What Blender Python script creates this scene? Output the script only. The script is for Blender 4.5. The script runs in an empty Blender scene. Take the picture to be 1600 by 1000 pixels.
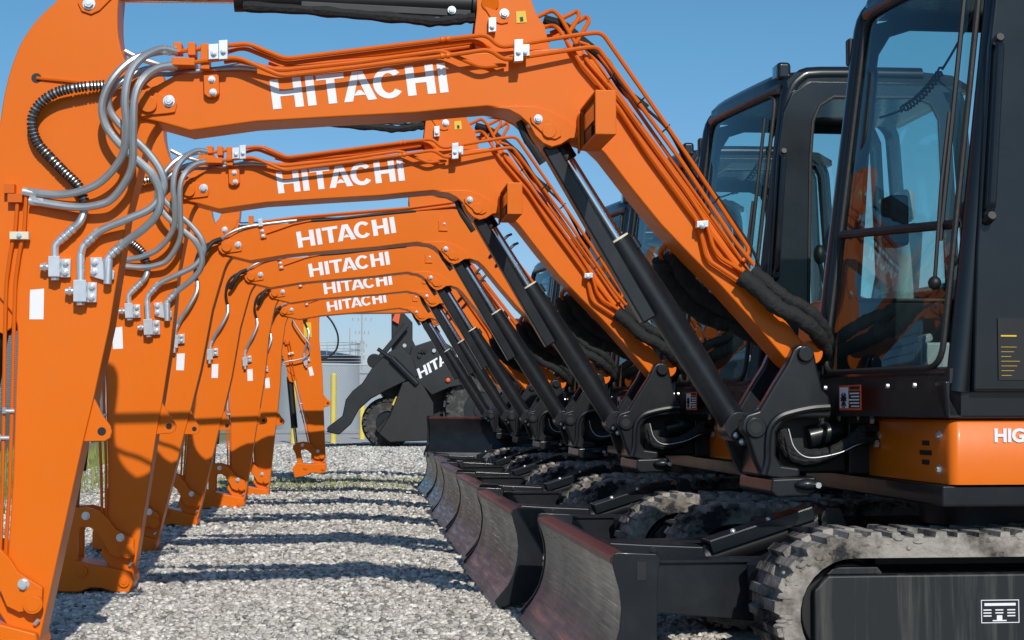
import bpy, math, random
import numpy as np
from mathutils import Vector, Matrix
R = math.radians
random.seed(7)
rng = np.random.default_rng(7)
C = bpy.context.scene.collection
sc = bpy.context.scene

# ---------------------------------------------------------------- camera, world, sun
F = 2485.0; VX, VY = 535.0, 640.0; CAMZ = 0.96
TH = math.atan((VY-500)/F); PS = math.atan((800-VX)/F*math.cos(TH))
cam = bpy.data.cameras.new('camera'); cam.sensor_width = 36; cam.lens = F/1600*36
cam.clip_start = .05; cam.clip_end = 3000
co = bpy.data.objects.new('camera', cam); C.objects.link(co)
co.location = (0, 0, CAMZ); co.rotation_euler = (math.pi/2+TH, 0, -PS)
sc.camera = co
SUN_EL = R(35); SUN_DIR = Vector((-.145, 1, -.71)).normalized()   # direction the light travels
w = bpy.data.worlds.new('World'); sc.world = w; w.use_nodes = True
nt = w.node_tree; bg = nt.nodes['Background']
sky = nt.nodes.new('ShaderNodeTexSky'); sky.sky_type = 'NISHITA'; sky.sun_disc = False
sky.sun_elevation = SUN_EL; sky.sun_rotation = R(180-8); sky.altitude = 0
sky.air_density = 1.0; sky.dust_density = 0.4; sky.ozone_density = 3.0
tint = nt.nodes.new('ShaderNodeMix'); tint.data_type = 'RGBA'; tint.blend_type = 'MULTIPLY'; tint.inputs[0].default_value = 1
wt = nt.nodes.new('ShaderNodeTexCoord'); ws = nt.nodes.new('ShaderNodeSeparateXYZ'); nt.links.new(wt.outputs['Generated'], ws.inputs[0])
wr = nt.nodes.new('ShaderNodeValToRGB'); we = wr.color_ramp.elements; nt.links.new(ws.outputs[2], wr.inputs[0])
we[0].position = 0; we[0].color = (.70, .72, .98, 1); we[1].position = .22; we[1].color = (.56, .90, 1, 1)
nt.links.new(wr.outputs[0], tint.inputs[7]); nt.links.new(sky.outputs[0], tint.inputs[6])
nt.links.new(tint.outputs[2], bg.inputs[0]); bg.inputs[1].default_value = 0.098
sun = bpy.data.lights.new('sun', 'SUN'); sun.energy = 3.5; sun.angle = R(.5); sun.color = (1, .95, .87)
so = bpy.data.objects.new('sun', sun); C.objects.link(so)
so.rotation_euler = SUN_DIR.to_track_quat('-Z', 'Y').to_euler()
sc.view_settings.view_transform = 'Standard'; sc.view_settings.look = 'None'
sc.view_settings.exposure = 0.0; sc.view_settings.gamma = 1

# ---------------------------------------------------------------- pixel (1600x1000) to world
Rv = Vector((math.cos(PS), -math.sin(PS), 0))
Fv = Vector((math.sin(PS)*math.cos(TH), math.cos(PS)*math.cos(TH), math.sin(TH)))
Uv = Rv.cross(Fv)
def P(px, py, Y):
    d = Fv + Rv*((px-800)/F) + Uv*(-(py-500)/F)
    t = Y/d.y
    return Vector((d.x*t, Y, CAMZ+d.z*t))
X0, Y0, SP = 2.6, 6.2, 2.4
def L(px, py, y=0):                       # first machine, local coordinates
    p = P(px, py, Y0+y); return Vector((p.x-X0, y, p.z))
DX2 = -.075
def L2(px, py, y=0):                      # traced on the second machine
    p = P(px, py, Y0+SP+y); return Vector((p.x-X0-DX2, y, p.z))
def xz(pts, y=0, f=L): return [((q := f(a, b, y)).x, q.z) for a, b in pts]

# ---------------------------------------------------------------- materials
def newmat(name):
    m = bpy.data.materials.new(name); m.use_nodes = True
    return m, m.node_tree.nodes, m.node_tree.links, m.node_tree.nodes['Principled BSDF']
def paint(name, col, rough=.35, metal=0, coat=0, var=.12, scale=6, bump=0, bscale=60, dust=0, dustcol=(.42,.4,.36), spec=.5):
    m, N, K, b = newmat(name)
    b.inputs['Metallic'].default_value = metal; b.inputs['Roughness'].default_value = rough
    b.inputs['Coat Weight'].default_value = coat; b.inputs['Specular IOR Level'].default_value = spec; b.inputs['Coat Roughness'].default_value = .12
    tc = N.new('ShaderNodeTexCoord')
    n = N.new('ShaderNodeTexNoise'); n.inputs['Scale'].default_value = scale; n.inputs['Detail'].default_value = 6
    K.new(tc.outputs['Object'], n.inputs['Vector'])
    mix = N.new('ShaderNodeMix'); mix.data_type = 'RGBA'
    mix.inputs[6].default_value = (*[c*(1-var) for c in col], 1); mix.inputs[7].default_value = (*[min(1, c*(1+var)) for c in col], 1)
    K.new(n.outputs['Fac'], mix.inputs[0]); out = mix.outputs[2]
    mr = N.new('ShaderNodeMapRange'); mr.inputs['To Min'].default_value = rough*.75; mr.inputs['To Max'].default_value = min(1, rough*1.3)
    K.new(n.outputs['Fac'], mr.inputs['Value']); K.new(mr.outputs[0], b.inputs['Roughness'])
    if dust > 0:
        n2 = N.new('ShaderNodeTexNoise'); n2.inputs['Scale'].default_value = 9; n2.inputs['Detail'].default_value = 9; n2.inputs['Roughness'].default_value = .7
        K.new(tc.outputs['Object'], n2.inputs['Vector'])
        r = N.new('ShaderNodeMapRange'); r.inputs['From Min'].default_value = .48; r.inputs['From Max'].default_value = .75
        r.inputs['To Max'].default_value = dust; K.new(n2.outputs['Fac'], r.inputs['Value'])
        m2 = N.new('ShaderNodeMix'); m2.data_type = 'RGBA'; m2.inputs[7].default_value = (*dustcol, 1)
        K.new(r.outputs[0], m2.inputs[0]); K.new(out, m2.inputs[6]); out = m2.outputs[2]
    K.new(out, b.inputs['Base Color'])
    if bump > 0:
        n3 = N.new('ShaderNodeTexNoise'); n3.inputs['Scale'].default_value = bscale; n3.inputs['Detail'].default_value = 5
        K.new(tc.outputs['Object'], n3.inputs['Vector'])
        bp = N.new('ShaderNodeBump'); bp.inputs['Strength'].default_value = bump; bp.inputs['Distance'].default_value = .01
        K.new(n3.outputs['Fac'], bp.inputs['Height']); K.new(bp.outputs[0], b.inputs['Normal'])
    return m
M = {}
M['orange'] = paint('orange_paint', (.75, .150, .002), .38, spec=.25, coat=.06, var=.06, scale=1.6, bump=.04, bscale=18, dust=.10, dustcol=(.45,.20,.08))
M['orange_pipe'] = paint('orange_pipe_paint', (.66, .118, .002), .42, spec=.3, coat=.05, var=.05)
M['grey'] = paint('charcoal_paint', (.0085, .0105, .0135), .36, spec=.35, coat=.2, var=.15, dust=.06, dustcol=(.16,.16,.15))
M['greyclean'] = paint('cab_paint', (.007, .010, .0135), .28, spec=.35, coat=.3, var=.1, dust=.03, dustcol=(.12,.12,.12))
M['black'] = paint('black_plastic', (.007, .007, .008), .5, var=.2)
M['rubber'] = paint('rubber', (.014, .014, .015), .6, var=.3, bump=.2, bscale=40)
M['cloth'] = paint('black_sleeve', (.012, .012, .012), .85, var=.4, bump=.9, bscale=45)
M['chrome'] = paint('chrome_rod', (.7, .72, .75), .12, metal=1, var=.03)
M['zinc'] = paint('zinc_fitting', (.72, .73, .75), .32, metal=.7, var=.08, scale=30)
M['hose'] = paint('silver_hose', (.46, .48, .49), .38, metal=.7, var=.1, scale=20)
M['white'] = paint('white_decal', (.82, .83, .85), .4, var=.02)
M['yellow'] = paint('yellow_decal', (.75, .5, .03), .5, var=.1)
M['cream'] = paint('cream_clamp', (.72, .66, .5), .5, var=.06)
M['red'] = paint('red_lens', (.20, .045, .02), .25, var=.2, coat=.5)
M['seat'] = paint('grey_vinyl', (.26, .29, .30), .45, var=.15)
M['decal_orange'] = paint('orange_decal', (.75, .1, .02), .5, var=.05)
M['bollard'] = paint('yellow_bollard', (.72, .58, .12), .5, var=.15, dust=.25)
M['galv'] = paint('galvanised', (.42, .45, .48), .55, metal=.2, var=.15)
M['tank'] = paint('tank_wall', (.36, .41, .46), .7, var=.12, scale=1.5)
M['tyre'] = paint('tyre', (.035, .035, .034), .9, var=.4, bump=.4, dust=.35, dustcol=(.34,.33,.31))
def mud_track():
    m, N, K, b = newmat('muddy_track'); b.inputs['Roughness'].default_value = .85
    tc = N.new('ShaderNodeTexCoord')
    n = N.new('ShaderNodeTexNoise'); n.inputs['Scale'].default_value = 5; n.inputs['Detail'].default_value = 10; n.inputs['Roughness'].default_value = .65
    K.new(tc.outputs['Object'], n.inputs['Vector'])
    cr = N.new('ShaderNodeValToRGB'); e = cr.color_ramp.elements
    e[0].position = .41; e[0].color = (.016, .016, .018, 1); e[1].position = .58; e[1].color = (.33, .30, .26, 1)
    x = e.new(.46); x.color = (.14, .122, .10, 1)
    K.new(n.outputs['Fac'], cr.inputs[0]); K.new(cr.outputs[0], b.inputs['Base Color'])
    n3 = N.new('ShaderNodeTexNoise'); n3.inputs['Scale'].default_value = 35; n3.inputs['Detail'].default_value = 8
    K.new(tc.outputs['Object'], n3.inputs['Vector'])
    bp = N.new('ShaderNodeBump'); bp.inputs['Strength'].default_value = .9; bp.inputs['Distance'].default_value = .012
    K.new(n3.outputs['Fac'], bp.inputs['Height']); K.new(bp.outputs[0], b.inputs['Normal'])
    return m
M['mud'] = mud_track()
def streaky():
    m, N, K, b = newmat('streaked_track_frame'); b.inputs['Roughness'].default_value = .5
    tc = N.new('ShaderNodeTexCoord'); mp = N.new('ShaderNodeMapping'); mp.inputs['Scale'].default_value = (14, 14, .7)
    n = N.new('ShaderNodeTexNoise'); n.inputs['Scale'].default_value = 1.6; n.inputs['Detail'].default_value = 8; n.inputs['Roughness'].default_value = .7
    K.new(tc.outputs['Object'], mp.inputs[0]); K.new(mp.outputs[0], n.inputs['Vector'])
    cr = N.new('ShaderNodeValToRGB'); e = cr.color_ramp.elements
    e[0].position = .50; e[0].color = (.006, .008, .010, 1); e[1].position = .86; e[1].color = (.10, .095, .085, 1)
    K.new(n.outputs['Fac'], cr.inputs[0]); K.new(cr.outputs[0], b.inputs['Base Color'])
    return m
M['frame'] = streaky()
def blade_mat():
    m, N, K, b = newmat('worn_blade_steel'); b.inputs['Metallic'].default_value = .6; b.inputs['Roughness'].default_value = .4
    tc = N.new('ShaderNodeTexCoord'); n = N.new('ShaderNodeTexNoise'); n.inputs['Scale'].default_value = 4; n.inputs['Detail'].default_value = 7
    K.new(tc.outputs['Object'], n.inputs['Vector'])
    cr = N.new('ShaderNodeValToRGB'); e = cr.color_ramp.elements
    e[0].position = .35; e[0].color = (.17, .168, .158, 1); e[1].position = .7; e[1].color = (.31, .305, .29, 1)
    K.new(n.outputs['Fac'], cr.inputs[0]); K.new(cr.outputs[0], b.inputs['Base Color'])
    mp = N.new('ShaderNodeMapping'); mp.inputs['Scale'].default_value = (40, 1.2, 40); K.new(tc.outputs['Object'], mp.inputs[0])
    ns = N.new('ShaderNodeTexNoise'); ns.inputs['Scale'].default_value = 2; ns.inputs['Detail'].default_value = 8; ns.inputs['Roughness'].default_value = .75; K.new(mp.outputs[0], ns.inputs['Vector'])
    bp = N.new('ShaderNodeBump'); bp.inputs['Strength'].default_value = .10; bp.inputs['Distance'].default_value = .003; K.new(ns.outputs['Fac'], bp.inputs['Height']); K.new(bp.outputs[0], b.inputs['Normal'])
    mr = N.new('ShaderNodeMapRange'); mr.inputs['From Min'].default_value = .35; mr.inputs['From Max'].default_value = .65; mr.inputs['To Min'].default_value = .22; mr.inputs['To Max'].default_value = .55
    K.new(ns.outputs['Fac'], mr.inputs['Value']); K.new(mr.outputs[0], b.inputs['Roughness'])
    return m
M['blade'] = blade_mat()
M['blade_lip'] = paint('reddish_blade_lip', (.13, .035, .03), .35, metal=.3, var=.4, scale=9)  # mottled reddish-brown colour for the strip along the blade's top edge
def glass(name, tint, refl=.10):
    m, N, K, b = newmat(name); N.remove(b); out = N['Material Output']
    t = N.new('ShaderNodeBsdfTransparent'); t.inputs[0].default_value = (*tint, 1)
    g = N.new('ShaderNodeBsdfGlossy'); g.inputs['Roughness'].default_value = .02; g.inputs[0].default_value = (.8, .95, 1, 1)
    lw = N.new('ShaderNodeLayerWeight'); lw.inputs[0].default_value = .5
    pw = N.new('ShaderNodeMath'); pw.operation = 'POWER'; pw.inputs[1].default_value = 5; K.new(lw.outputs['Facing'], pw.inputs[0])
    fr = N.new('ShaderNodeMath'); fr.operation = 'MULTIPLY_ADD'; fr.inputs[1].default_value = .9; fr.inputs[2].default_value = .05; K.new(pw.outputs[0], fr.inputs[0])
    n = N.new('ShaderNodeTexNoise'); n.inputs['Scale'].default_value = 1.2
    bp = N.new('ShaderNodeBump'); bp.inputs['Strength'].default_value = .04; K.new(n.outputs['Fac'], bp.inputs['Height']); K.new(bp.outputs[0], g.inputs['Normal'])
    mx = N.new('ShaderNodeMixShader'); K.new(fr.outputs[0], mx.inputs[0]); K.new(t.outputs[0], mx.inputs[1]); K.new(g.outputs[0], mx.inputs[2])
    K.new(mx.outputs[0], out.inputs[0]); return m
M['glass'] = glass('tinted_cab_glass', (.76, .885, .865))

# ---------------------------------------------------------------- mesh builder
def bend(pts, r=.03, n=5):
    pts = [Vector(p) for p in pts]; out = [pts[0]]
    for i in range(1, len(pts)-1):
        a, b, c = pts[i-1], pts[i], pts[i+1]
        d1, d2 = a-b, c-b
        k = min(r, d1.length*.45, d2.length*.45)
        p, q = b+d1.normalized()*k, b+d2.normalized()*k
        for j in range(n+1):
            t = j/n; out.append(p*(1-t)**2+b*2*t*(1-t)+q*t*t)
    out.append(pts[-1]); return out
def cat(pts, n=8):
    pts = [Vector(p) for p in pts]; P_ = [pts[0]*2-pts[1]]+pts+[pts[-1]*2-pts[-2]]; out = []
    for i in range(1, len(P_)-2):
        a, b, c, d = P_[i-1:i+3]
        for j in range(n):
            t = j/n
            out.append(.5*((2*b)+(c-a)*t+(2*a-5*b+4*c-d)*t*t+(3*b-a-3*c+d)*t**3))
    out.append(pts[-1]); return out
class MB:
    def __init__(s): s.v = []; s.f = []; s.m = []; s.mi = 0; s.cuts = []
    def cut(s): s.cuts.append((len(s.v), len(s.f))); return s
    def add(s, vs, fs):
        o = len(s.v); s.v += [tuple(v) for v in vs]; s.f += [[i+o for i in f] for f in fs]; s.m += [s.mi]*len(fs); return s
    def prism(s, pts, y0, y1):
        n = len(pts)
        ar = sum(pts[i][0]*pts[(i+1) % n][1]-pts[(i+1) % n][0]*pts[i][1] for i in range(n))
        if ar < 0: pts = pts[::-1]
        vs = [(x, y0, z) for x, z in pts]+[(x, y1, z) for x, z in pts]
        fs = [list(range(n)), list(range(2*n-1, n-1, -1))]+[[i, i+n, (i+1) % n+n, (i+1) % n] for i in range(n)]
        return s.add(vs, fs)
    def ring(s, outer, inner, y0, y1):            # plate with a hole, matching point counts
        n = len(outer)
        vs = [(x, y, z) for y in (y0, y1) for lst in (outer, inner) for x, z in lst]
        fs = []
        for i in range(n):
            j = (i+1) % n
            fs += [[i, j, n+j, n+i], [2*n+j, 2*n+i, 3*n+i, 3*n+j], [j, i, 2*n+i, 2*n+j], [n+i, n+j, 3*n+j, 3*n+i]]
        return s.add(vs, fs)
    def hexa(s, c8):
        return s.add(c8, [[0,3,2,1],[4,5,6,7],[0,1,5,4],[1,2,6,5],[2,3,7,6],[3,0,4,7]])
    def box(s, x0, x1, y0, y1, z0, z1):
        return s.hexa([(x0,y0,z0),(x1,y0,z0),(x1,y1,z0),(x0,y1,z0),(x0,y0,z1),(x1,y0,z1),(x1,y1,z1),(x0,y1,z1)])
    def beam(s, a, b, w_, h, up=(0,0,1)):
        a, b = Vector(a), Vector(b); d = (b-a).normalized(); u = Vector(up)
        sx = d.cross(u).normalized()*(w_/2); u = sx.cross(d).normalized()*(h/2)
        return s.hexa([a-sx-u, a+sx-u, b+sx-u, b-sx-u, a-sx+u, a+sx+u, b+sx+u, b-sx+u])
    def cyl(s, a, b, r, r2=None, n=20):
        a, b = Vector(a), Vector(b); r2 = r if r2 is None else r2
        d = (b-a).normalized(); u = d.orthogonal().normalized(); v = d.cross(u)
        vs = []
        for p, q in ((a, r), (b, r2)):
            for i in range(n):
                t = 2*math.pi*i/n; vs.append(p+(u*math.cos(t)+v*math.sin(t))*q)
        return s.add(vs, [list(range(n))[::-1], list(range(n, 2*n))]+[[i, (i+1) % n, (i+1) % n+n, i+n] for i in range(n)])
    def tube(s, path, r, n=8, rf=None):
        path = [Vector(p) for p in path]; m = len(path)
        t0 = (path[1]-path[0]).normalized(); u = t0.orthogonal().normalized(); vs = []
        for i, p in enumerate(path):
            t = (path[min(i+1, m-1)]-path[max(i-1, 0)]).normalized()
            u = (u-t*u.dot(t)).normalized(); v = t.cross(u)
            rr = r if rf is None else rf(i, m)
            for k in range(n):
                a = 2*math.pi*k/n; vs.append(p+(u*math.cos(a)+v*math.sin(a))*rr)
        fs = [[i*n+k, i*n+(k+1) % n, (i+1)*n+(k+1) % n, (i+1)*n+k] for i in range(m-1) for k in range(n)]
        fs += [list(range(n))[::-1], list(range((m-1)*n, m*n))]
        return s.add(vs, fs)
    def sphere(s, c, r, n=10, m=7, sc_=(1,1,1)):
        c = Vector(c); vs = []
        for i in range(m+1):
            th = math.pi*i/m
            for k in range(n):
                a = 2*math.pi*k/n; vs.append((c.x+r*sc_[0]*math.sin(th)*math.cos(a), c.y+r*sc_[1]*math.sin(th)*math.sin(a), c.z+r*sc_[2]*math.cos(th)))
        return s.add(vs, [[i*n+k, (i+1)*n+k, (i+1)*n+(k+1) % n, i*n+(k+1) % n] for i in range(m) for k in range(n)])
    def bolt(s, p, r=.012, h=.014, side=-1, cut=True):          # hex head with washer on the near face
        if cut: s.cut()
        p = Vector(p); d = Vector((0, side, 0))
        s.cyl(p, p+d*.003, r*1.35, n=16); s.cyl(p+d*.003, p+d*h, r, n=6); return s.cyl(p+d*h, p+d*(h+.003), r*.55, n=10)
    def build(s, name, mat, parent=None, bevel=0, origin=None, smooth=35, seg=2):
        cs = [c for c in s.cuts if 0 < c[1] < len(s.f)]; s.cuts = []
        if cs:                                  # every piece an object of its own
            bd = [(0,0)]+cs+[(len(s.v), len(s.f))]; first = None
            for (v0,f0),(v1,f1) in zip(bd, bd[1:]):
                if f1 == f0: continue
                q = MB(); q.v = s.v[v0:v1]; q.f = [[i-v0 for i in f] for f in s.f[f0:f1]]; q.m = s.m[f0:f1]
                o = q.build(name, mat, parent, bevel, origin, smooth, seg); first = first or o
            return first
        off = Vector((0,0,0))
        if origin is not None: off = Vector(origin)
        elif parent is not None: off = OFF.get(parent.name, Vector((0,0,0)))
        me = bpy.data.meshes.new(name)
        me.from_pydata([(v[0]-off.x, v[1]-off.y, v[2]-off.z) for v in s.v], [], s.f)
        mats = mat if isinstance(mat, (list, tuple)) else [mat]
        for q in mats: me.materials.append(M[q] if isinstance(q, str) else q)
        if len(mats) > 1: me.polygons.foreach_set('material_index', s.m)
        me.validate()
        me.shade_smooth(); me.set_sharp_from_angle(angle=R(smooth))
        o = bpy.data.objects.new(name, me); C.objects.link(o); o.parent = parent
        if origin is not None:
            o.location = off; OFF[o.name] = off
        elif parent is not None: OFF[o.name] = off
        if bevel:
            b = o.modifiers.new('bevel', 'BEVEL'); b.width = bevel; b.segments = seg; b.limit_method = 'ANGLE'; b.angle_limit = R(40); b.harden_normals = True
        return o
OFF = {}
def tag(o, label=None, cat_=None, group=None, kind=None):
    if label: o['label'] = label
    if cat_: o['category'] = cat_
    if group: o['group'] = group
    if kind: o['kind'] = kind
    return o
def empty(name, loc=(0,0,0), rz=0):
    o = bpy.data.objects.new(name, None); C.objects.link(o); o.location = loc; o.rotation_euler = (0,0,rz); o.empty_display_size = .3; return o
def copy_tree(o, parent=None, depth=0):
    c = o.copy(); C.objects.link(c); c.parent = parent
    for ch in list(o.children): copy_tree(ch, c, depth+1)
    return c
def smooth2(pts, k=4):
    n = len(pts); q = [Vector((a,b,0)) for a,b in pts]; return [(p.x,p.y) for p in cat(q, k)]
def circ(c, r, n=20, a0=0, a1=360):
    return [(c[0]+r*math.cos(R(a0+(a1-a0)*i/(n if a1-a0 == 360 else n-1))), c[1]+r*math.sin(R(a0+(a1-a0)*i/(n if a1-a0 == 360 else n-1)))) for i in range(n)]

# ---------------------------------------------------------------- lettering
def letters(word_fn):
    def rect(u0, u1, v0, v1): return [(u0,v0),(u1,v0),(u1,v1),(u0,v1)]
    q = []
    b = .048
    def H(u0, u1): q.extend([rect(u0,u0+b,0,1), rect(u1-b,u1,0,1), rect(u0+b,u1-b,.41,.59)])
    H(0, .176); q.append(rect(.200,.248,0,1))
    q.append(rect(.262,.420,.82,1)); q.append(rect(.317,.365,0,.82))
    a0, a1 = .405, .592; am = (a0+a1)/2
    q.append([(a0,0),(a0+.05,0),(am+.002,.80),(am,1),(am-.03,1)]); q.append([(a1,0),(a1-.05,0),(am-.002,.80),(am,1),(am+.03,1)])
    q.append([(a0+.058,.19),(a1-.058,.19),(a1-.085,.36),(a0+.085,.36)])
    cx, cy, n = .668, .5, 22
    for i in range(n):
        t0, t1 = R(38+284*i/n), R(38+284*(i+1)/n)
        o_ = lambda t: (cx+.088*math.cos(t), cy+.52*math.sin(t)); i_ = lambda t: (cx+.042*math.cos(t), cy+.335*math.sin(t))
        q.append([i_(t0), o_(t0), o_(t1), i_(t1)])
    H(.770, .930); q.append(rect(.952,1.0,0,1))
    return q
def hitachi(mb, bl, br, tl, f, y, t=.0015):
    """bl, br, tl: pixel corners of the word"""
    for poly in letters(None):
        pts = []
        for u, v in poly:
            px = bl[0]+(br[0]-bl[0])*u+(tl[0]-bl[0])*v; py = bl[1]+(br[1]-bl[1])*u+(tl[1]-bl[1])*v
            q = f(px, py, y); pts.append((q.x, q.z))
        mb.prism(pts, y-t, y)
def text_mesh(txt, size, mat, name, parent, loc, rot, offset=0.0, squash=1.0):
    cu = bpy.data.curves.new(name, 'FONT'); cu.body = txt; cu.size = size; cu.extrude = .0008; cu.offset = offset
    t = bpy.data.objects.new('tmp', cu); C.objects.link(t)
    bpy.context.view_layer.update()
    me = bpy.data.meshes.new_from_object(t.evaluated_get(bpy.context.evaluated_depsgraph_get()))
    bpy.data.objects.remove(t)
    me.materials.clear(); me.materials.append(M[mat]); me.name = name
    o = bpy.data.objects.new(name, me); C.objects.link(o); o.parent = parent
    o.location = Vector(loc)-(OFF.get(parent.name, Vector((0,0,0))) if parent else Vector((0,0,0))); o.rotation_euler = rot; o.scale = (squash, 1, 1)
    return o

#SECTION_EXCAVATOR
# ================================================================ the mini excavator
FOOT = L(1258, 555, 0); TIP = L(232, 163, 0)
def near_cab(z): return 2.06+.12*(z-1.05)-X0
def far_cab(z): return 1.89+.135*(z-1.05)-X0
CY0, CY1 = -1.0, .03
def front(z, y):
    t = (y-CY0)/(CY1-CY0); return near_cab(z)*(1-t)+far_cab(z)*t - .014*math.sin(math.pi*t)

def make_boom(root, full):
    W = .105
    out = [(222,140),(245,133),(272,118),(300,108),(430,103),(560,95),(740,82),(850,76),(898,74),(922,86),(945,118),(1010,210),(1090,318),(1165,418),(1225,498),(1256,536),
           (1272,549),(1274,566),(1262,577),(1244,577),(1232,567),(1180,506),(1125,445),(1078,398),(1032,350),(985,292),(945,240),(928,224),(905,216),(890,217),(876,226),(862,230),(848,224),(836,212),(826,194),(812,180),(795,171),(762,166),
           (700,171),(650,176),(520,183),(400,190),(297,204),(250,191),(220,184),(210,172),(208,158),(212,147)]
    b = MB().prism(xz(out, -W), -W, W)
    boom = b.build('boom', 'orange', root, bevel=.007, origin=FOOT)
    # weld-on cheek plates
    m = MB()
    for s in (-1, 1):
        y0, y1 = (s*W, s*(W+.012))
        m.cut(); m.prism(xz([(768,168.5),(800,165.5),(837,167),(862,175),(885,189),(903,206),(905,216),(890,217),(876,226),(862,230),(848,224),(836,212),(826,194),(812,181),(795,172)], -W), min(y0,y1), max(y0,y1))
        m.cut(); m.prism(xz([(212,147),(222,141),(240,144),(258,150),(272,152),(277,163),(274,176),(262,178),(240,180),(222,183),(211,173),(208,158)], -W), min(y0,y1), max(y0,y1))
    m.build('cheek_plate', 'orange', boom, bevel=.003)
    m = MB()
    q = L(232,163,-W-.012); m.cyl(q, q+Vector((0,-.016,0)), .033, n=28)
    m.cut(); q = L(858,205,-W-.012); m.cyl(q, q+Vector((0,-.014,0)), .028, n=28)
    m.prism(xz([(828,183),(838,177),(849,181),(875,203),(877,213),(868,218),(856,216),(830,192)], -W-.012), -W-.022, -W-.013)
    m.build('pivot_pin', 'orange', boom, bevel=.003)
    z = MB(); z.bolt(L(264,158,-W-.012), .017, .018); z.bolt(L(841,186,-W-.022), .013, .016)
    z.build('pivot_bolt', 'zinc', boom, bevel=.001)
    # upper bracket for the arm cylinder
    for y0, y1 in ((-.075,-.055), (.055,.075)):
        m = MB().prism(xz([(745,-40),(745,15),(741,52),(744,86),(860,80),(851,40),(838,22),(830,0),(818,-30),(795,-48),(765,-48)], -.075), y0, y1)
        if y0 < 0: m.cyl(L(766,5,-.075), L(766,5,-.088), .034, n=26); m.prism(xz([(752,5),(757,-2),(768,12),(793,26),(794,36),(783,38),(770,34)], -.075), -.083, -.0751)
        m.build('cylinder_bracket', 'orange', boom, bevel=.003)
    z = MB(); z.bolt(L(788,21,-.083), .014, .016); z.build('bracket_bolt', 'zinc', boom)
    q = L(815,26,-.0765); y_ = MB().prism(xz([(806,18),(821,17),(823,35),(807,36)], -.0765), -.078, -.0765)
    y_.mi = 1; y_.prism(xz([(812,27),(817,26),(818,33),(813,34)], -.0785), -.0792, -.0781)
    y_.build('caution_decal', ['yellow', 'black'], boom)
    # lettering
    m = MB()
    if full: hitachi(m, (427,171), (701,144), (421,125), L, -W-.0005)
    else: hitachi(m, (433,172), (705,138), (427,128), L, -W-.0005)
    m.build('lettering', 'white', boom)
    Y = -W-.012
    if full:
        # steel pipes along the top and down the near face
        r = .0088
        def pipe(pts, r=r, nm='pipe', rad=.03): 
            MB().tube(bend([L(a,b,c) for a,b,c in pts], rad), r, 8).build(nm, 'orange_pipe', boom)
        pipe([(283,80,-.13),(345,72,-.13),(388,68,-.13),(446,92,-.13),(690,62,-.13),(760,54,-.13),(781,74,-.14),(808,70,-.13),(905,54,-.13),(940,50,-.13),(1076,246,-.13),(1172,392,-.13),(1160,408,-.13)])
        pipe([(345,84,-.09),(380,74,-.10),(444,100,-.10),(690,68,-.10),(742,62,-.10),(770,78,-.06),(850,66,-.04),(880,52,0)])
        pipe([(283,100,-.16),(345,92,-.17),(372,90,-.175),(440,119,-.175),(690,88,-.175),(764,77,-.175),(788,94,-.17),(812,90,-.165),(917,74,-.15),(934,74,-.14),(1062,248,-.14),(1150,380,-.14),(1178,414,-.14)])
        pipe([(350,97,-.15),(368,94,-.15),(438,110,-.15),(560,97,-.15),(690,79,-.15),(730,96,-.15),(752,105,-.15),(790,101,-.13)])
        pipe([(395,72,-.02),(450,96,-.02),(600,84,-.02),(740,66,-.02),(860,40,-.05),(871,42,-.10),(887,66,-.125),(905,96,-.13),(966,168,-.13),(1012,238,-.13),(1090,345,-.13),(1097,372,-.13),(1104,405,-.13),(1160,442,-.13)])
        pipe([(400,80,.03),(455,103,.03),(600,90,.03),(740,72,.03),(845,24,.03),(863,15,.03),(876,27,0),(896,62,-.06),(921,100,-.125),(966,150,-.13),(1075,302,-.13),(1104,347,-.13),(1114,385,-.13),(1124,402,-.13),(1174,432,-.13)])
        pipe([(850,42,.05),(884,26,.05),(903,16,.05),(905,27,.02),(883,60,-.03),(905,110,-.06),(945,150,-.12)])
        pipe([(860,52,.06),(900,36,.06),(917,25,.06),(921,33,.03),(895,75,-.04),(925,112,-.08),(1000,215,-.11),(1100,350,-.115),(1180,455,-.115)])
        pipe([(420,98,.07),(455,108,.07),(600,94,.07),(760,76,.07),(880,52,.07),(905,60,.06),(1000,195,.05),(1165,420,.05)])
        pipe([(905,66,-.02),(925,72,-.02),(940,92,-.03),(1040,236,-.06),(1130,365,-.08),(1180,438,-.09)], .0075)
        # couplings and brackets
        m = MB()
        for a, b, y in ((688,62,-.13),(688,88,-.175),(697,61,-.13),(697,87,-.175)):
            m.cut(); q = L(a,b,y); q2 = L(a+6,b-.8,y); m.cyl(q, q2, .0125, n=12)
        m.cut(); m.box(L(277,0).x, L(312,0).x, -.175, -.03, L(277,108,-.1).z, L(277,96,-.1).z); m.cut(); m.box(L(277,0).x, L(290,0).x, -.125, -.05, L(277,84,-.1).z, L(277,68,-.1).z)
        m.cut(); m.box(L(300,0).x, L(312,0).x, -.15, -.05, L(277,90,-.1).z, L(277,70,-.1).z)
        m.cut(); m.prism(xz([(318,118),(342,116),(343,146),(336,152),(325,152),(319,147)], -.13), -.135, -W)
        m.cut(); m.box(L(320,0).x, L(334,0).x, -.16, -.08, L(277,112,-.1).z, L(277,72,-.1).z)
        m.build('pipe_bracket', 'orange', boom, bevel=.003)
        m = MB()
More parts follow.
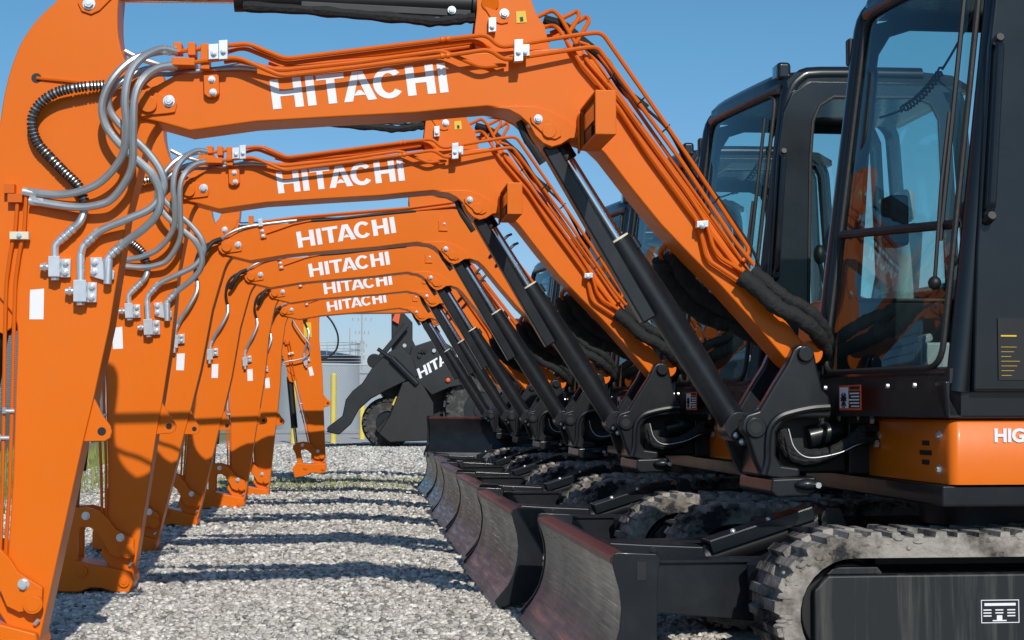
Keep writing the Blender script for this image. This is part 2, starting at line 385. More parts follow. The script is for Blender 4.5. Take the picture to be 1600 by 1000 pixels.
        for (a,b,w2,h2,y) in ((349,79,7,15,-.19),(334,82,8,12,-.17),(810,80,7,17,-.185),(820,80,7,9,-.165),(769,40,6,11,-.095),(1097,351,9,5,-.15)):
            m.cut(); m.prism(xz([(a-w2,b-h2),(a+w2,b-h2-1),(a+w2,b+h2-1),(a-w2,b+h2)], y), y-.012, y+.02)
            m.bolt(L(a,b+2,y-.012), .009, .012, cut=False)
        m.build('pipe_clamp', 'zinc', boom, bevel=.002)
        m = MB(); m.bolt(L(331,124,-.135), .010, .012); m.bolt(L(333,144,-.135), .010, .012); m.build('bracket_bolt', 'zinc', boom)
        # silver hoses that lie along the boom top behind the brackets
        m = MB()
        m.tube(cat([L(195,80,.06),L(215,90,.06),(L(245,100,.06)),L(290,112,.03),L(340,108,-.02),L(372,103,-.05),L(395,102,-.06)]), .011, 8)
        m.cut(); m.tube(cat([L(215,140,-.06),L(240,118,-.07),L(265,116,-.08),L(300,112,-.1),L(335,108,-.11),L(372,106,-.12),L(402,108,-.12)]), .009, 8)
        m.build('hose', 'hose', boom)
        # work light
        y0 = -.50; x0 = L(930,140,y0).x; x1 = L(963,140,y0).x; z1 = L(940,140,y0).z; z0 = L(940,210,y0).z
        m = MB(); t = .008
        m.box(x0,x1,y0,y0+t,z0,z1); m.box(x0,x1,-.13,-.13+t,z0,z1); m.box(x0,x1,y0+t,-.13,z1-t,z1); m.box(x0,x1,y0+t,-.13,z0,z0+t); m.box(x1-t,x1,y0+t,-.13,z0+t,z1-t)
        m.box(x0+.02,x1-.02,-.13+t,-W,z0+.04,z1-.04); m.box(x0-.008,x0,-.14,-.106,z0-.01,z1-.02)
        li = m.build('work_light', 'orange', boom, bevel=.006)
        m = MB(); m.box(x0+.006,x0+.016,y0+.07,-.19,z0+.065,z1-.035); m.build('lens', 'red', li, bevel=.012)
        m = MB(); m.box(x0+.015,x1-.0085,y0+.0085,-.1305,z0+.0085,z1-.0085); m.build('lamp_housing', 'black', li)
        m = MB(); m.box(x0+.004,x0+.014,y0+.12,-.24,z0+.012,z0+.055); m.build('lamp_mount', 'black', li)
        # black conduit and cable
        m = MB(); m.tube(cat([L(850,30,.02),L(880,40,.02),L(905,60,.0),L(945,95,-.02),L(975,140,-.03),L(1010,170,-.03)]), .019, 10)
        m.cut(); m.tube(cat([L(1008,168,-.03),L(1045,205,-.1),L(1085,275,-.1),L(1115,300,-.1),L(1150,350,-.1),L(1178,395,-.12),L(1190,430,-.1)]), .006, 6)
        m.build('cable_sleeve', 'cloth', boom)
        m = MB()
        for a,b in ((1042,200),(1002,158),(1120,312),(958,118)): m.cut(); m.tube([L(a-7,b+6,-.145),L(a-1,b+1,-.15),L(a+4,b-5,-.12)], .0035, 5)
        m.build('cable_tie', 'black', boom)
    else:
        def pipe(pts, r=.0085, mt='orange_pipe', nm='pipe'): MB().tube(bend([L(a,b,c) for a,b,c in pts]), r, 8).build(nm, mt, boom)
        pipe([(330,98,-.08),(430,88,-.08),(740,72,-.08),(880,58,-.08),(915,66,-.09),(1040,240,-.1),(1165,412,-.1)])
        pipe([(330,104,-.02),(430,94,-.02),(740,77,-.02),(880,63,-.02),(925,80,-.03),(1040,238,-.05),(1165,408,-.05)])
        pipe([(560,92,-.1),(740,80,-.1),(875,68,-.12),(935,118,-.125),(1080,330,-.125),(1097,372,-.125),(1170,440,-.125)])
        pipe([(560,96,-.06),(740,84,-.06),(880,72,-.1),(950,118,-.125),(1095,330,-.125),(1115,372,-.125),(1180,440,-.125)])
        m = MB()
        m.tube(cat([L(208,150,-.12),L(235,128,-.13),L(275,112,-.12),L(330,104,-.11),L(400,98,-.1),L(430,96,-.1)]), .010, 8)
        m.build('hose', 'hose', boom)
        m = MB(); m.tube(cat([L(430,100,-.1),L(540,96,-.1),L(640,88,-.1),L(760,80,-.1)]), .012, 8); m.build('cable_sleeve', 'rubber', boom)
        m = MB(); m.prism(xz([(325,118),(342,116),(344,140),(328,142)], -.13), -.12, -W); m.cut(); m.box(L(300,0).x, L(314,0).x, -.1, -.06, L(277,108,-.1).z, L(277,78,-.1).z)
        m.cut(); m.tube([L(345,128,-.115),L(420,105,-.115),L(470,97,-.11)], .006, 6); m.cut()
        m.prism(xz([(822,108),(827,108),(828,132),(846,134),(846,138),(822,137)], -W), -.115, -W)
        m.build('pipe_bracket', 'orange', boom, bevel=.002)
        m = MB(); m.bolt(L(333,122,-.12), .010, .012); m.bolt(L(335,136,-.12), .010, .012); m.bolt(L(838,118,-W), .007, .008)
        m.prism(xz([(322,88),(334,86),(335,108),(323,109)], -.12), -.13, -.1); m.build('pipe_clamp', 'zinc', boom, bevel=.001)
        m = MB()
        for a,b in ((1005,165),(1022,190)): m.cut(); m.tube(bend([L(a-45,b+48,-.11),L(a-30,b+30,-.14),L(a+5,b-10,-.14),L(a+14,b-12,-.08)], .03), .010, 6)
        m.build('strap', 'black', boom)
    # cloth sleeves over the hoses at the boom foot
    m = MB()
    wob = lambda r0: (lambda i, n: r0*(1+.07*math.sin(i*1.3)+.05*math.sin(i*2.9+1))*(1-.25*(i/n)))
    m.tube(cat([L(1158,432,-.14),L(1180,448,-.16),L(1215,480,-.19),L(1250,498,-.2),L(1275,520,-.18),L(1288,545,-.1),L(1292,570,.0)], 6), .04, 12, wob(.036))
    m.cut(); m.tube(cat([L(1175,425,-.10),L(1195,440,-.12),L(1225,465,-.14),L(1258,482,-.14),L(1282,505,-.12),L(1298,540,-.06)], 6), .04, 12, wob(.032))
    m.build('hose_sleeve', 'cloth', boom)
    m = MB()
    m.tube(cat([L(1038,405,.16),L(1045,440,.2),L(1080,475,.22),L(1115,497,.24),L(1150,508,.22),L(1210,540,.2)], 6), .05, 12, wob(.050))
    m.cut(); m.tube(cat([L(1050,395,.13),L(1068,430,.16),L(1100,465,.18),L(1150,490,.18),L(1220,520,.16)], 6), .05, 12, wob(.040))
    m.build('hose_sleeve', 'cloth', boom)
    m = MB(); m.tube(cat([L(1040,410,.17),L(1032,395,.15),L(1045,380,.1),L(1070,370,.05)]), .012, 8); m.cut(); m.tube(cat([L(1058,408,.15),L(1050,395,.13),L(1060,382,.1),L(1080,372,.05)]), .012, 8)
    m.build('pipe', 'orange_pipe', boom)
    # foot boss
    q = L(1252,553,0); m = MB().cyl(q+Vector((-.0,-.135,0)), q+Vector((0,.135,0)), .048, n=28); m.build('foot_boss', 'orange', boom, bevel=.004)
    return boom

def make_arm(root, full):
    W = .085
    o = [(92,-2),(70,18),(50,40),(33,66),(22,92),(13,120),(6,150),(1,180),(-8,240),(-14,310),(-14,400),(-6,455),(10,478),(24,500),(27,530),(24,620),(20,750),(12,870),(2,915),(-8,948),(10,975),(18,1000),(16,1012),
         (30,1022),(50,1022),(62,1000),(73,950),(108,790),(130,690),(147,620),(160,560),(171,510),(184,430),(198,340),(216,270),(232,215),(254,180),(256,158),(240,140),(214,120),(196,95),(186,60),(184,25),(186,-5),(192,-60),(188,-95),(170,-110),(150,-95),(118,-30)]
    o = smooth2(o[:16])+o[16:34]+smooth2(o[34:])
    arm = MB().prism(xz(o, -W), -W, W).build('arm', 'orange', root, bevel=.006, origin=TIP)
    m = MB()
    m.prism(xz([(124,-30),(122,5),(128,18),(143,23),(156,17),(176,-3),(186,-30)], -W), -W-.010, -W)
    m.build('pin_plate', 'orange', arm, bevel=.002)
    z = MB(); z.bolt(L(139,6,-W-.010), .018, .018);
    z.cut(); q = L(55,975,-W); z.cyl(q+Vector((0,-.012,0)), q+Vector((.015,-.02,.018)), .008, n=8)
    z.build('pin_bolt', 'zinc', arm, bevel=.001)
    # dark hole with rod
    m = MB(); q = L(57,122,-W); m.cyl(q+Vector((0,-.001,0)), q+Vector((0,.02,0)), .019, n=20); m.build('cable_hole', 'black', arm)
    m = MB(); m.tube([L(57,122,-W-.006),L(120,128,-W-.008),L(150,132,-.1)], .006, 6); m.build('grease_pipe', 'orange_pipe', arm)
    lb = (0, 0) if full else (56, 12)
    m = MB(); m.prism(xz([(a+lb[0],b+lb[1]) for a,b in [(47,453),(69,451),(68,499),(46,499)]], -W), -W-.0012, -W); m.build('rating_label', 'white', arm)
    # feed pipes down the front edge
    m = MB()
    for k, dx in enumerate((0, 14)):
        m.cut(); m.tube(bend([L(27+dx,318-k*18,-.11),L(24+dx,360,-.11),L(17+dx,390,-.105),L(10+dx,440,-.10),L(8+dx,500,-.1),L(6+dx*.9,640,-.1),L(4+dx*.8,760,-.1),L(0+dx*.6,870,-.1)], .03), .0075, 8)
    m.cut(); m.box(L(22,0).x, L(38,0).x, -.125, -.085, L(0,308).z, L(0,294).z); m.cut(); m.box(L(28,0).x, L(50,0).x, -.125, -.085, L(0,322).z, L(0,309).z)
    m.build('pipe', 'orange_pipe', arm)
    m = MB(); m.prism(xz([(15,362),(45,362),(45,374),(15,374)], -.125), -.13, -.095); m.build('pipe_clamp', 'cream', arm, bevel=.002)
    m = MB(); m.bolt(L(30,368,-.13), .008, .01); 
    for a,b in ((14,642),(6,684)): m.cut(); q = L(a,b,-.1); m.cyl(q+Vector((-.02,-.01,0)), q+Vector((.022,-.01,0)), .008, n=10); m.cyl(q+Vector((-.02,-.01,0)), q+Vector((-.008,-.01,0)), .013, n=6)
    m.build('pipe_fitting', 'zinc', arm)
    r = .0152
    def hose(pts, name='hose', mat='hose', rr=r, n=8): return MB().tube(cat([L(*p) for p in pts], n), rr, 10).build(name, mat, arm)
    if full:
        hose([(272,79,-.13),(240,82,-.17),(205,95,-.20),(175,125,-.21),(160,162,-.20),(165,195,-.19),(187,225,-.19),(215,250,-.19),(237,272,-.19),(250,302,-.18),(247,332,-.17),(225,357,-.15),(196,378,-.13),(176,394,-.125)])
        hose([(275,81,-.15),(250,77,-.18),(220,92,-.23),(202,117,-.25),(195,155,-.25),(197,200,-.23),(190,245,-.20),(160,282,-.17),(125,299,-.15),(87,304,-.13),(40,299,-.115)])
        hose([(275,102,-.15),(245,107,-.19),(222,125,-.23),(210,155,-.24),(208,212,-.22),(205,265,-.19),(178,308,-.16),(150,321,-.145),(112,323,-.13),(50,314,-.12)])
        hose([(275,103,-.12),(248,106,-.12),(220,112,-.15),(187,129,-.17),(170,150,-.165),(173,175,-.16),(197,205,-.16),(232,240,-.165),(252,270,-.17),(255,298,-.165),(236,325,-.16),(200,342,-.15),(158,360,-.13),(134,382,-.125)])
        # ribbed guard over one hose
        path = cat([L(*p) for p in [(164,133,-.13),(125,136,-.14),(87,145,-.14),(60,165,-.135),(50,190,-.13),(57,220,-.125),(75,242,-.12),(100,268,-.12),(122,290,-.12),(132,315,-.115)]], 22)
        m = MB(); m.mi = 1; m.tube(path, .0145, 10); m.mi = 0
        acc = 0; last = -1
        for i in range(1, len(path)):
            acc += (path[i]-path[i-1]).length
            if int(acc/.0135) != last:
                last = int(acc/.0135); d = (path[i]-path[i-1]).normalized(); m.cyl(path[i]-d*.0038, path[i]+d*.0038, .0195, n=12)
        m.build('ribbed_sleeve', ['rubber', 'hose'], arm)
        hose([(195,128,-.12),(175,131,-.13),(160,134,-.13)], rr=.010)
        hose([(131,318,-.115),(131,332,-.115),(124,348,-.12),(108,362,-.12),(94,376,-.12)], rr=.0155)
        m = MB()      # crimped ends, elbows and banjo blocks
        def ferr(a, b, y, r1=.0175):
            p0, p1 = L(*a, y), L(*b, y); n = 4
            for i in range(n): 
                u0 = p0.lerp(p1, i/n); u1 = p0.lerp(p1, (i+.8)/n); m.cyl(u0, u1, r1*(1-.06*(i % 2)), n=12)
        ferr((115,357),(91,378),-.12); m.cut(); ferr((155,361),(134,381),-.125); m.cut(); ferr((195,378),(172,400),-.125)
        for a,b in (((91,378),(86,402)),((134,381),(126,402)),((172,400),(168,428))): m.cut(); m.tube(bend([L(a[0]+2,a[1]-2,-.122),L(a[0]-5,a[1]+5,-.122),L(b[0],b[1],-.12)], .02), .014, 10)
        for c,(w2,h2) in (((86,417),(9,16)),((126,455),(10,17))):
            m.cut(); m.prism(xz([(c[0]-w2,c[1]-h2),(c[0]+w2,c[1]-h2),(c[0]+w2,c[1]+h2),(c[0]-w2,c[1]+h2)], -.12), -.145, -.088)
            m.prism(xz([(c[0]+w2,c[1]-h2+3),(c[0]+w2+15,c[1]-h2+3),(c[0]+w2+14,c[1]+h2),(c[0]+w2,c[1]+h2)], -.12), -.112, -.088)
            m.cyl(L(c[0]-w2-14,c[1],-.12), L(c[0]-w2,c[1],-.12), .013, n=12); m.cyl(L(c[0]-w2-9,c[1],-.12), L(c[0]-w2-4,c[1],-.12), .018, n=6)
            m.cyl(L(c[0],c[1]+h2,-.12), L(c[0],c[1]+h2+5,-.12), .017, n=6)
            m.bolt(L(c[0]+w2+8,c[1]-h2+10,-.112), .011, .014, cut=False); m.bolt(L(c[0]+w2+7,c[1]+h2-7,-.112), .011, .014, cut=False)
        m.cut(); m.cyl(L(126,398,-.12), L(126,440,-.12), .0155, n=14); m.cut()
        m.prism(xz([(140,402),(158,401),(161,413),(170,416),(178,424),(177,436),(163,438),(141,431)], -.12), -.108, -.09)
        m.cyl(L(170,405,-.12), L(168,444,-.12), .0155, n=14); m.bolt(L(148,410,-.108), .011, .014, cut=False); m.bolt(L(147,425,-.108), .011, .014, cut=False)
        m.build('hose_fitting', 'zinc', arm, bevel=.0015)
        m = MB(); m.cyl(L(36,299,-.115), L(58,303,-.118), .0165, n=12); m.cut(); m.cyl(L(46,314,-.118), L(68,316,-.12), .0165, n=12); m.cut()
        m.cyl(L(262,80,-.14), L(277,79,-.14), .017, n=12); m.cut(); m.cyl(L(262,103,-.14), L(277,102,-.14), .017, n=12); m.build('hose_end', 'zinc', arm)
    else:
        hose([(208,150,-.12),(178,156,-.14),(156,176,-.14),(146,208,-.13),(148,240,-.11),(154,262,-.10)], rr=.0105, mat='rubber')
        hose([(154,262,-.10),(152,290,-.12),(132,330,-.13),(112,362,-.12),(100,388,-.11)], rr=.015)
        hose([(215,140,-.14),(190,150,-.17),(172,175,-.18),(160,205,-.14)], 'ribbed_sleeve', 'rubber', .016)
        T_ = lambda pts: [(a-28, b-52) for a, b in pts]
        m = MB(); m.tube(bend([L(102,384,-.115),L(96,396,-.115),L(94,418,-.115)], .02), .014, 10)
        m.prism(xz(T_([(112,466),(132,464),(132,500),(112,502)]), -.12), -.13, -.088); m.prism(xz(T_([(132,462),(150,460),(150,486),(132,488)]), -.12), -.11, -.088)
        m.bolt(L(113,416,-.11), .011, .014, cut=False); m.bolt(L(113,428,-.11), .011, .014, cut=False); m.cyl(L(94,450,-.12), L(93,462,-.12), .014, n=10)
        m.build('hose_fitting', 'zinc', arm, bevel=.0015)
    # bucket cylinder along the front edge, its lug and the coupler linkage (seen on the second machine)
    f = L2
    def rr2(p, y=0):      # the second machine's arm hangs 4 degrees further back: undo that turn
        q = f(p[0], p[1], y); d = q-TIP; a = R(A2); 
        return Vector((TIP.x+d.x*math.cos(a)-d.z*math.sin(a), y, TIP.z+d.x*math.sin(a)+d.z*math.cos(a)))
    A2 = ARM_ROT[1]
    X2 = lambda pts, y=0: [((q := rr2(p, y)).x, q.z) for p in pts]
    m = MB()
    for y0 in (-.07, .05):
        m.cut(); m.prism(xz([(140,625),(147,622),(161,650),(172,665),(175,674),(172,684),(164,689),(125,690)], y0), y0, y0+.02)
        if y0 < 0: h_ = MB().cyl(L(159,674,y0)+Vector((0,-.001,0)), L(159,674,y0)+Vector((0,.021,0)), .016, n=20)
    m.build('stop_lug', 'orange', arm, bevel=.003); h_.build('lug_hole', 'black', arm)
    m = MB()
    for y0 in (-.125, .095):
        m.cut(); m.prism(X2([(103,800),(118,792),(140,790),(162,797),(176,810),(186,824),(214,840),(214,862),(190,868),(176,862),(168,846),(156,828),(146,821),(130,822),(127,832),(127,872),(108,876),(107,830),(101,812)]), y0, y0+.03)
    m.build('coupler_link', 'orange', arm, bevel=.004)
    m = MB()
    m.prism(X2([(84,884),(104,866),(125,872),(150,878),(172,882),(210,890),(214,905),(206,922),(182,921),(165,915),(148,914),(130,921),(86,920)]), -.13, .13)
    m.build('quick_coupler', 'orange', arm, bevel=.008)
    z = MB()
    for a,b in ((134,806),(188,840)): z.bolt(rr2((a,b),-.126), .016, .02)
    z.cut(); z.cyl(rr2((168,850),-.05), rr2((168,872),-.05), .018, n=10)
    z.build('link_bolt', 'zinc', arm)
    m = MB()
    q = rr2((200,861),-.125); m.cyl(q, q+Vector((0,-.016,0)), .036, n=30); m.cyl(q+Vector((0,-.016,0)), q+Vector((0,-.019,0)), .028, n=30)
    for a,b in ((128,893),(194,909)): m.cut(); q = rr2((a,b),-.131); m.cyl(q, q+Vector((0,-.012,0)), .028, n=24); m.cyl(q, q+Vector((0,-.016,0)), .014, n=16)
    m.build('coupler_pin', 'orange', arm, bevel=.002)
    tp = L(0,497,0); m = MB(); m.prism(xz([(-8,440),(20,480),(18,512),(4,522),(-12,512),(-16,480)], -.07), -.07, -.05); m.cut(); m.prism(xz([(-8,440),(20,480),(18,512),(4,522),(-12,512),(-16,480)], -.07), .05, .07); m.build('cylinder_lug', 'orange', arm, bevel=.003)
    bc = MB().cyl(tp+Vector((0,-.05,0)), tp+Vector((0,.05,0)), .04, n=20).cyl(tp, rr2((122,735),0), .042, n=20).build('bucket_cylinder', 'black', arm, bevel=.004)
    MB().cyl(rr2((122,735),0), rr2((116,806),0), .022, n=16).build('rod', 'chrome', bc)
    return arm

ARM_ROT = [0, -3.1, 2.0, 1.2, -2.8, -6]

def make_upper(root):
    """cab, swing post, body"""
    g = 'greyclean'
    # ---- body deck
    m = MB()
    m.prism([(2.03-X0,.63),(2.03-X0,.702),(3.75-X0,.702),(3.75-X0,.63)], -.955, .955); m.box(2.4-X0,3.7-X0,-.9,.9,.702,.80)
    body = m.build('upper_body', 'grey', root, bevel=.008)
    # orange skirt under the cab: front and side, with rounded corner
    sk = []
    x0 = 2.055-X0; r = .035
    z0, z1 = .705, .925
    m = MB()
    path = [(x0, -.10), (x0, -.96+r)]+[(x0+r-r*math.cos(R(t)), -.97+r-r*math.sin(R(t))) for t in (15,30,45,60,75,90)]+[(2.9-X0, -.97)]
    n = len(path); vs = [(a,b,z0+.035*0) for a,b in path]+[(a,b,z1-.012) for a,b in path]+[(a+.014 if i < 3 else a+.006, b+.012, z1) for i,(a,b) in enumerate(path)]
    m.add(vs, [[i+1, i, i+n, i+1+n] for i in range(n-1)]+[[i+1+n, i+n, i+2*n, i+1+2*n] for i in range(n-1)])
    m.prism([(x0+.02,z1-.004),(2.9-X0,z1-.004),(2.9-X0,z1-.001),(x0+.02,z1-.001)], -.955, -.10)
    skirt = m.build('skirt_panel', 'orange', root, smooth=50)
    m = MB()
    def on_front(px, py): 
        # ray to the plane x = x0
        d = P(px, py, 1.0)-Vector((0,0,CAMZ)); t = (x0+X0)/d.x; return Vector((x0, d.y*t-Y0, CAMZ+d.z*t))
    for a,b,h in ((1447,692,7),(1447,707,7),(1447,722,7)):
        q = on_front(a,b); m.cut(); h2 = .055 if b == 707 else .032; m.beam(q+Vector((-.001,-h2,0)), q+Vector((-.001,h2,0)), .005, .017)
    m.build('step_slot', 'black', skirt)
    m = MB()
    for a,b in ((1470,680),(1470,734)):
        m.cut(); q = on_front(a,b); m.cyl(q, q+Vector((-.006,0,0)), .018, n=16); m.cyl(q, q+Vector((-.016,0,0)), .010, n=6)
    m.build('panel_bolt', 'zinc', skirt)
    q = L(1553,690,-.973)
    text_mesh('HIGH', .062, 'white', 'lettering', skirt, q, (math.pi/2,0,0), .0025, 1.05)
    # counterweight, engine hood, right-hand tank cover
    m = MB()
    outl = [(3.55,-.95),(3.75,-.85),(3.92,-.6),(3.99,-.3),(3.99,.3),(3.92,.6),(3.75,.85),(3.55,.95),(3.2,.95),(3.2,-.95)]
    pts = [(a-X0,b) for a,b in outl]; n = len(pts)
    m.add([(a,b,.72) for a,b in pts]+[(a-.02,b*.97,1.30) for a,b in pts], [list(range(n))[::-1], list(range(n,2*n))]+[[i,(i+1)%n,(i+1)%n+n,i+n] for i in range(n)])
    m.build('counterweight', 'orange', root, bevel=.03, seg=3)
    m = MB(); m.prism([(3.16-X0,1.30),(3.95-X0,1.30),(3.93-X0,1.46),(3.8-X0,1.56),(3.3-X0,1.62),(3.16-X0,1.62)], -.93, .93); m.build('engine_hood', 'grey', root, bevel=.03, seg=3)
    m = MB(); m.prism([(2.09-X0,.84),(2.07-X0,1.2),(2.09-X0,1.38),(2.14-X0,1.46),(2.22-X0,1.44),(2.34-X0,1.33),(3.19-X0,1.33),(3.19-X0,.84)], .36, .95); hood = m.build('side_cover', 'orange', root, bevel=.03, seg=3)
    MB().bolt(Vector((2.12-X0,.36,1.12)), .014, .012).build('cover_bolt', 'zinc', hood)
    m = MB()
    for i in range(6): m.cut(); m.box(2.6-X0,3.0-X0,.951,.957,1.0+i*.06,1.03+i*.06)
    m.build('louvre', 'black', hood)
    m = MB(); m.box(2.6-X0, 3.19-X0, -.93, .34, .81, 1.0); m.build('floor_box', 'black', root, bevel=.01)
    m = MB(); m.box(1.97-X0,2.38-X0,-.13,.34,.705,.925); m.build('front_frame', 'black', root, bevel=.01)
    m = MB(); m.cyl((1.86-X0,.16,.83),(2.0-X0,.16,.83),.06,n=20); m.build('swing_cylinder', 'grey', root, bevel=.004)
    # ---- cab
    m = MB()        # floor pan and the black front apron with rounded corner
    m.prism([(2.04-X0,.93),(2.03-X0,1.06),(3.2-X0,1.06),(3.2-X0,.93)], -.985, .02)
    ap = MB()
    zs = (.935, 1.10)
    ysl = [CY0+.015+(CY1-CY0-.03)*i/8 for i in range(9)]
    for i in range(8):
        ya, yb = ysl[i], ysl[i+1]
        ap.hexa([(front(1.05,ya)-.012,ya,zs[0]),(front(1.05,ya)+.03,ya,zs[0]),(front(1.05,yb)+.03,yb,zs[0]),(front(1.05,yb)-.012,yb,zs[0]),
                 (front(1.10,ya)-.012,ya,zs[1]),(front(1.10,ya)+.03,ya,zs[1]),(front(1.10,yb)+.03,yb,zs[1]),(front(1.10,yb)-.012,yb,zs[1])])
    cab = m.build('cab', g, root, bevel=.01)
    ap.build('front_apron', 'black', cab)
    q = [front(1.05, y)-.014 for y in (-.42,)][0]
    # warning decal on the apron
    d = MB(); xx = front(1.0,-.33)-.030
    def card(y0,y1,z0_,z1_,mi,k):
        d.mi = mi; d.box(xx-.0006*k, xx-.0006*k+.0004, y0, y1, z0_, z1_)
    card(-.50,-.24,.958,1.052,0,0); card(-.352,-.250,.966,1.044,1,1); card(-.490,-.362,.966,1.030,2,1)
    for i in range(5): card(-.482,-.375+.014*(i%3)-.012,.970+i*.012,.975+i*.012,1,2)
    card(-.485,-.37,1.035,1.047,2,1)
    d.mi = 2
    for dy,dz in ((.028,.026),(-.028,.026),(.034,.006),(-.034,.006),(.01,.034),(-.012,.034)): d.beam((xx-.002,-.30-dy,1.0-dz),(xx-.002,-.30+dy,1.0+dz*.7),.001,.007)
    d.build('warning_decal', ['decal_orange','white','black'], cab)
    b = MB()
    for y in (-.80,-.62,-.12,-.04): q = Vector((front(1.0,y)-.014,y,1.045)); b.cut(); b.cyl(q, q+Vector((-.01,0,0)), .009, n=8)
    b.build('apron_bolt', 'zinc', cab)
    # corner pillars
    zt = 2.50
    for ys, fx, rad, nm in ((CY0+.040, near_cab, .042, 'pillar'), (CY1-.03, far_cab, .040, 'pillar')):
        dxp = .03 if rad > .04 else .012; m = MB(); path = [(fx(z)+dxp, ys, z) for z in (1.02,1.4,1.8,2.2,2.40)]+[(fx(2.5)+dxp+.01, ys, 2.53),(fx(2.55)+dxp+.06, ys, 2.60),(fx(2.55)+dxp+.16, ys, 2.625),(.35, ys, 2.63)]
        m.tube(cat(path,3), rad, 12); m.build(nm, g, cab)
    for ys in (CY0+.04, CY1-.03):
        m = MB(); m.tube(bend([(3.18-X0,ys,1.05),(3.20-X0,ys,1.6),(3.14-X0,ys,2.53),(3.02-X0,ys,2.62)],.08), .04, 10); m.build('pillar', g, cab)
    # roof
    m = MB()
    sec = [(0,0,2.50),(.03,.0,2.545),(.10,.02,2.585),(.30,.03,2.61)]
    N_ = 10; rows = []
    for i in range(N_+1):
        y = CY0+.005+(CY1-CY0-.01)*i/N_; e = min(i, N_-i); dz = {0:-.02,1:-.004}.get(e, 0)
        xf = front(2.5,y)-.005+(.03 if e == 0 else 0)
        rows.append([(xf,y,2.545),(xf-.004,y,2.605+dz),(xf+.035,y,2.645+dz),(xf+.16,y,2.662+dz),(2.9-X0,y,2.668+dz),(3.1-X0,y,2.65+dz),(3.19-X0,y,2.60+dz),(3.19-X0,y,2.545)])
    vs = [p for r_ in rows for p in r_]; k = 8
    fs = [[i*k+j, i*k+j+1, (i+1)*k+j+1, (i+1)*k+j] for i in range(N_) for j in range(k-1)]+[[(i+1)*k, (i+1)*k+k-1, i*k+k-1, i*k] for i in range(N_)]
    fs += [list(range(k))[::-1], list(range(N_*k, N_*k+k))]
    m.add(vs, fs); m.build('roof', g, cab, smooth=60)
    # windshield frame lines, panes, divider
    def frame_bar(y0, z0_, y1, z1_, w_, nm='window_frame', mat='black', dx=-.006):
        mb = MB(); nseg = 6; pts = []
        for i in range(nseg+1):
            t = i/nseg; y = y0+(y1-y0)*t; z = z0_+(z1_-z0_)*t; pts.append((front(z,y)+dx, y, z))
        mb.tube(pts, w_, 8); return mb.build(nm, mat, cab)
    ga, gb = CY0+.075, CY1-.085
    frame_bar(gb, 1.655, ga, 1.600, .017, 'divider', 'black')
    m = MB()     # rounded black seal round the whole opening
    loop = []
    za, zb = 1.105, 2.535
    cs = [(ga,za),(ga,zb),(gb,zb),(gb,za)]
    for i,(y,z) in enumerate(cs):
        py_, pz_ = cs[i-1]; ny, nz = cs[(i+1)%4]; r_ = .085
        a = Vector((py_-y,pz_-z)).normalized(); c_ = Vector((ny-y,nz-z)).normalized()
        for t in range(7):
            t /= 6; pt = Vector((y,z))+a*r_*(1-t)**2+c_*r_*t**2; loop.append((pt.x,pt.y))
    loop.append(loop[0])
    dens = []
    for i in range(len(loop)-1):
        for j in range(3):
            t = j/3; dens.append((loop[i][0]*(1-t)+loop[i+1][0]*t, loop[i][1]*(1-t)+loop[i+1][1]*t))
    dens.append(dens[0])
    m.tube([(front(z,y)-.008, y, z) for y,z in dens], .011, 8); m.build('window_seal', 'rubber', cab)
    def pane(za_, zb_, nm):
        mb = MB(); vs = []; n_ = 8
        for i in range(n_+1):
            y = ga+(gb-ga)*i/n_; t = i/n_
            z1_ = (zb_[0]*(1-t)+zb_[1]*t); z0_ = (za_[0]*(1-t)+za_[1]*t)
            vs += [(front(z0_,y)-.002,y,z0_),(front(z1_,y)-.002,y,z1_)]
        mb.add(vs, [[2*i+1,2*i,2*i+2,2*i+3] for i in range(n_)]); return mb.build(nm, 'glass', cab, smooth=80)
    pane((1.60,1.655),(2.545,2.545),'windshield'); pane((1.10,1.10),(1.60,1.655),'lower_windshield')
    m = MB(); vs = []     # filler between seal and the pillars at top
    frame_bar(ga-.02, 2.552, gb+.02, 2.552, .032, 'header', g, .01)
    frame_bar(ga-.03, 1.085, gb+.03, 1.085, .022, 'sill', g, .008)
    # wiper
    m = MB()
    pts = [L(1520,385,-.93), L(1516,300,-.93), L(1523,120,-.93), L(1528,20,-.93)]
    wp = [(front(z,-.875)-.03, -.875, z) for z in (1.40,1.62)]
    m.tube([(front(1.40,-.87)-.03,-.87,1.40),(front(1.75,-.875)-.045,-.875,1.75),(front(2.0,-.87)-.04,-.87,2.0)], .007, 6)
    m.tube([(front(1.55,-.86)-.02,-.86,1.55),(front(2.42,-.855)-.02,-.855,2.42)], .009, 6)
    m.sphere((front(1.40,-.87)-.03,-.87,1.40), .024)
    m.build('wiper', 'black', cab)
    # door frame on the near side
    yd = CY0-.004
    side_o = [(2.12,1.02),(2.14,1.5),(2.195,2.2),(2.225,2.42),(2.27,2.52),(2.36,2.58),(2.95,2.585),(3.04,2.55),(3.08,2.46),(3.12,1.5),(3.12,1.02)]
    side_i = [(2.34,1.30),(2.345,1.6),(2.36,2.2),(2.375,2.38),(2.41,2.46),(2.48,2.505),(2.90,2.51),(2.98,2.48),(3.02,2.40),(3.05,1.5),(3.05,1.30)]
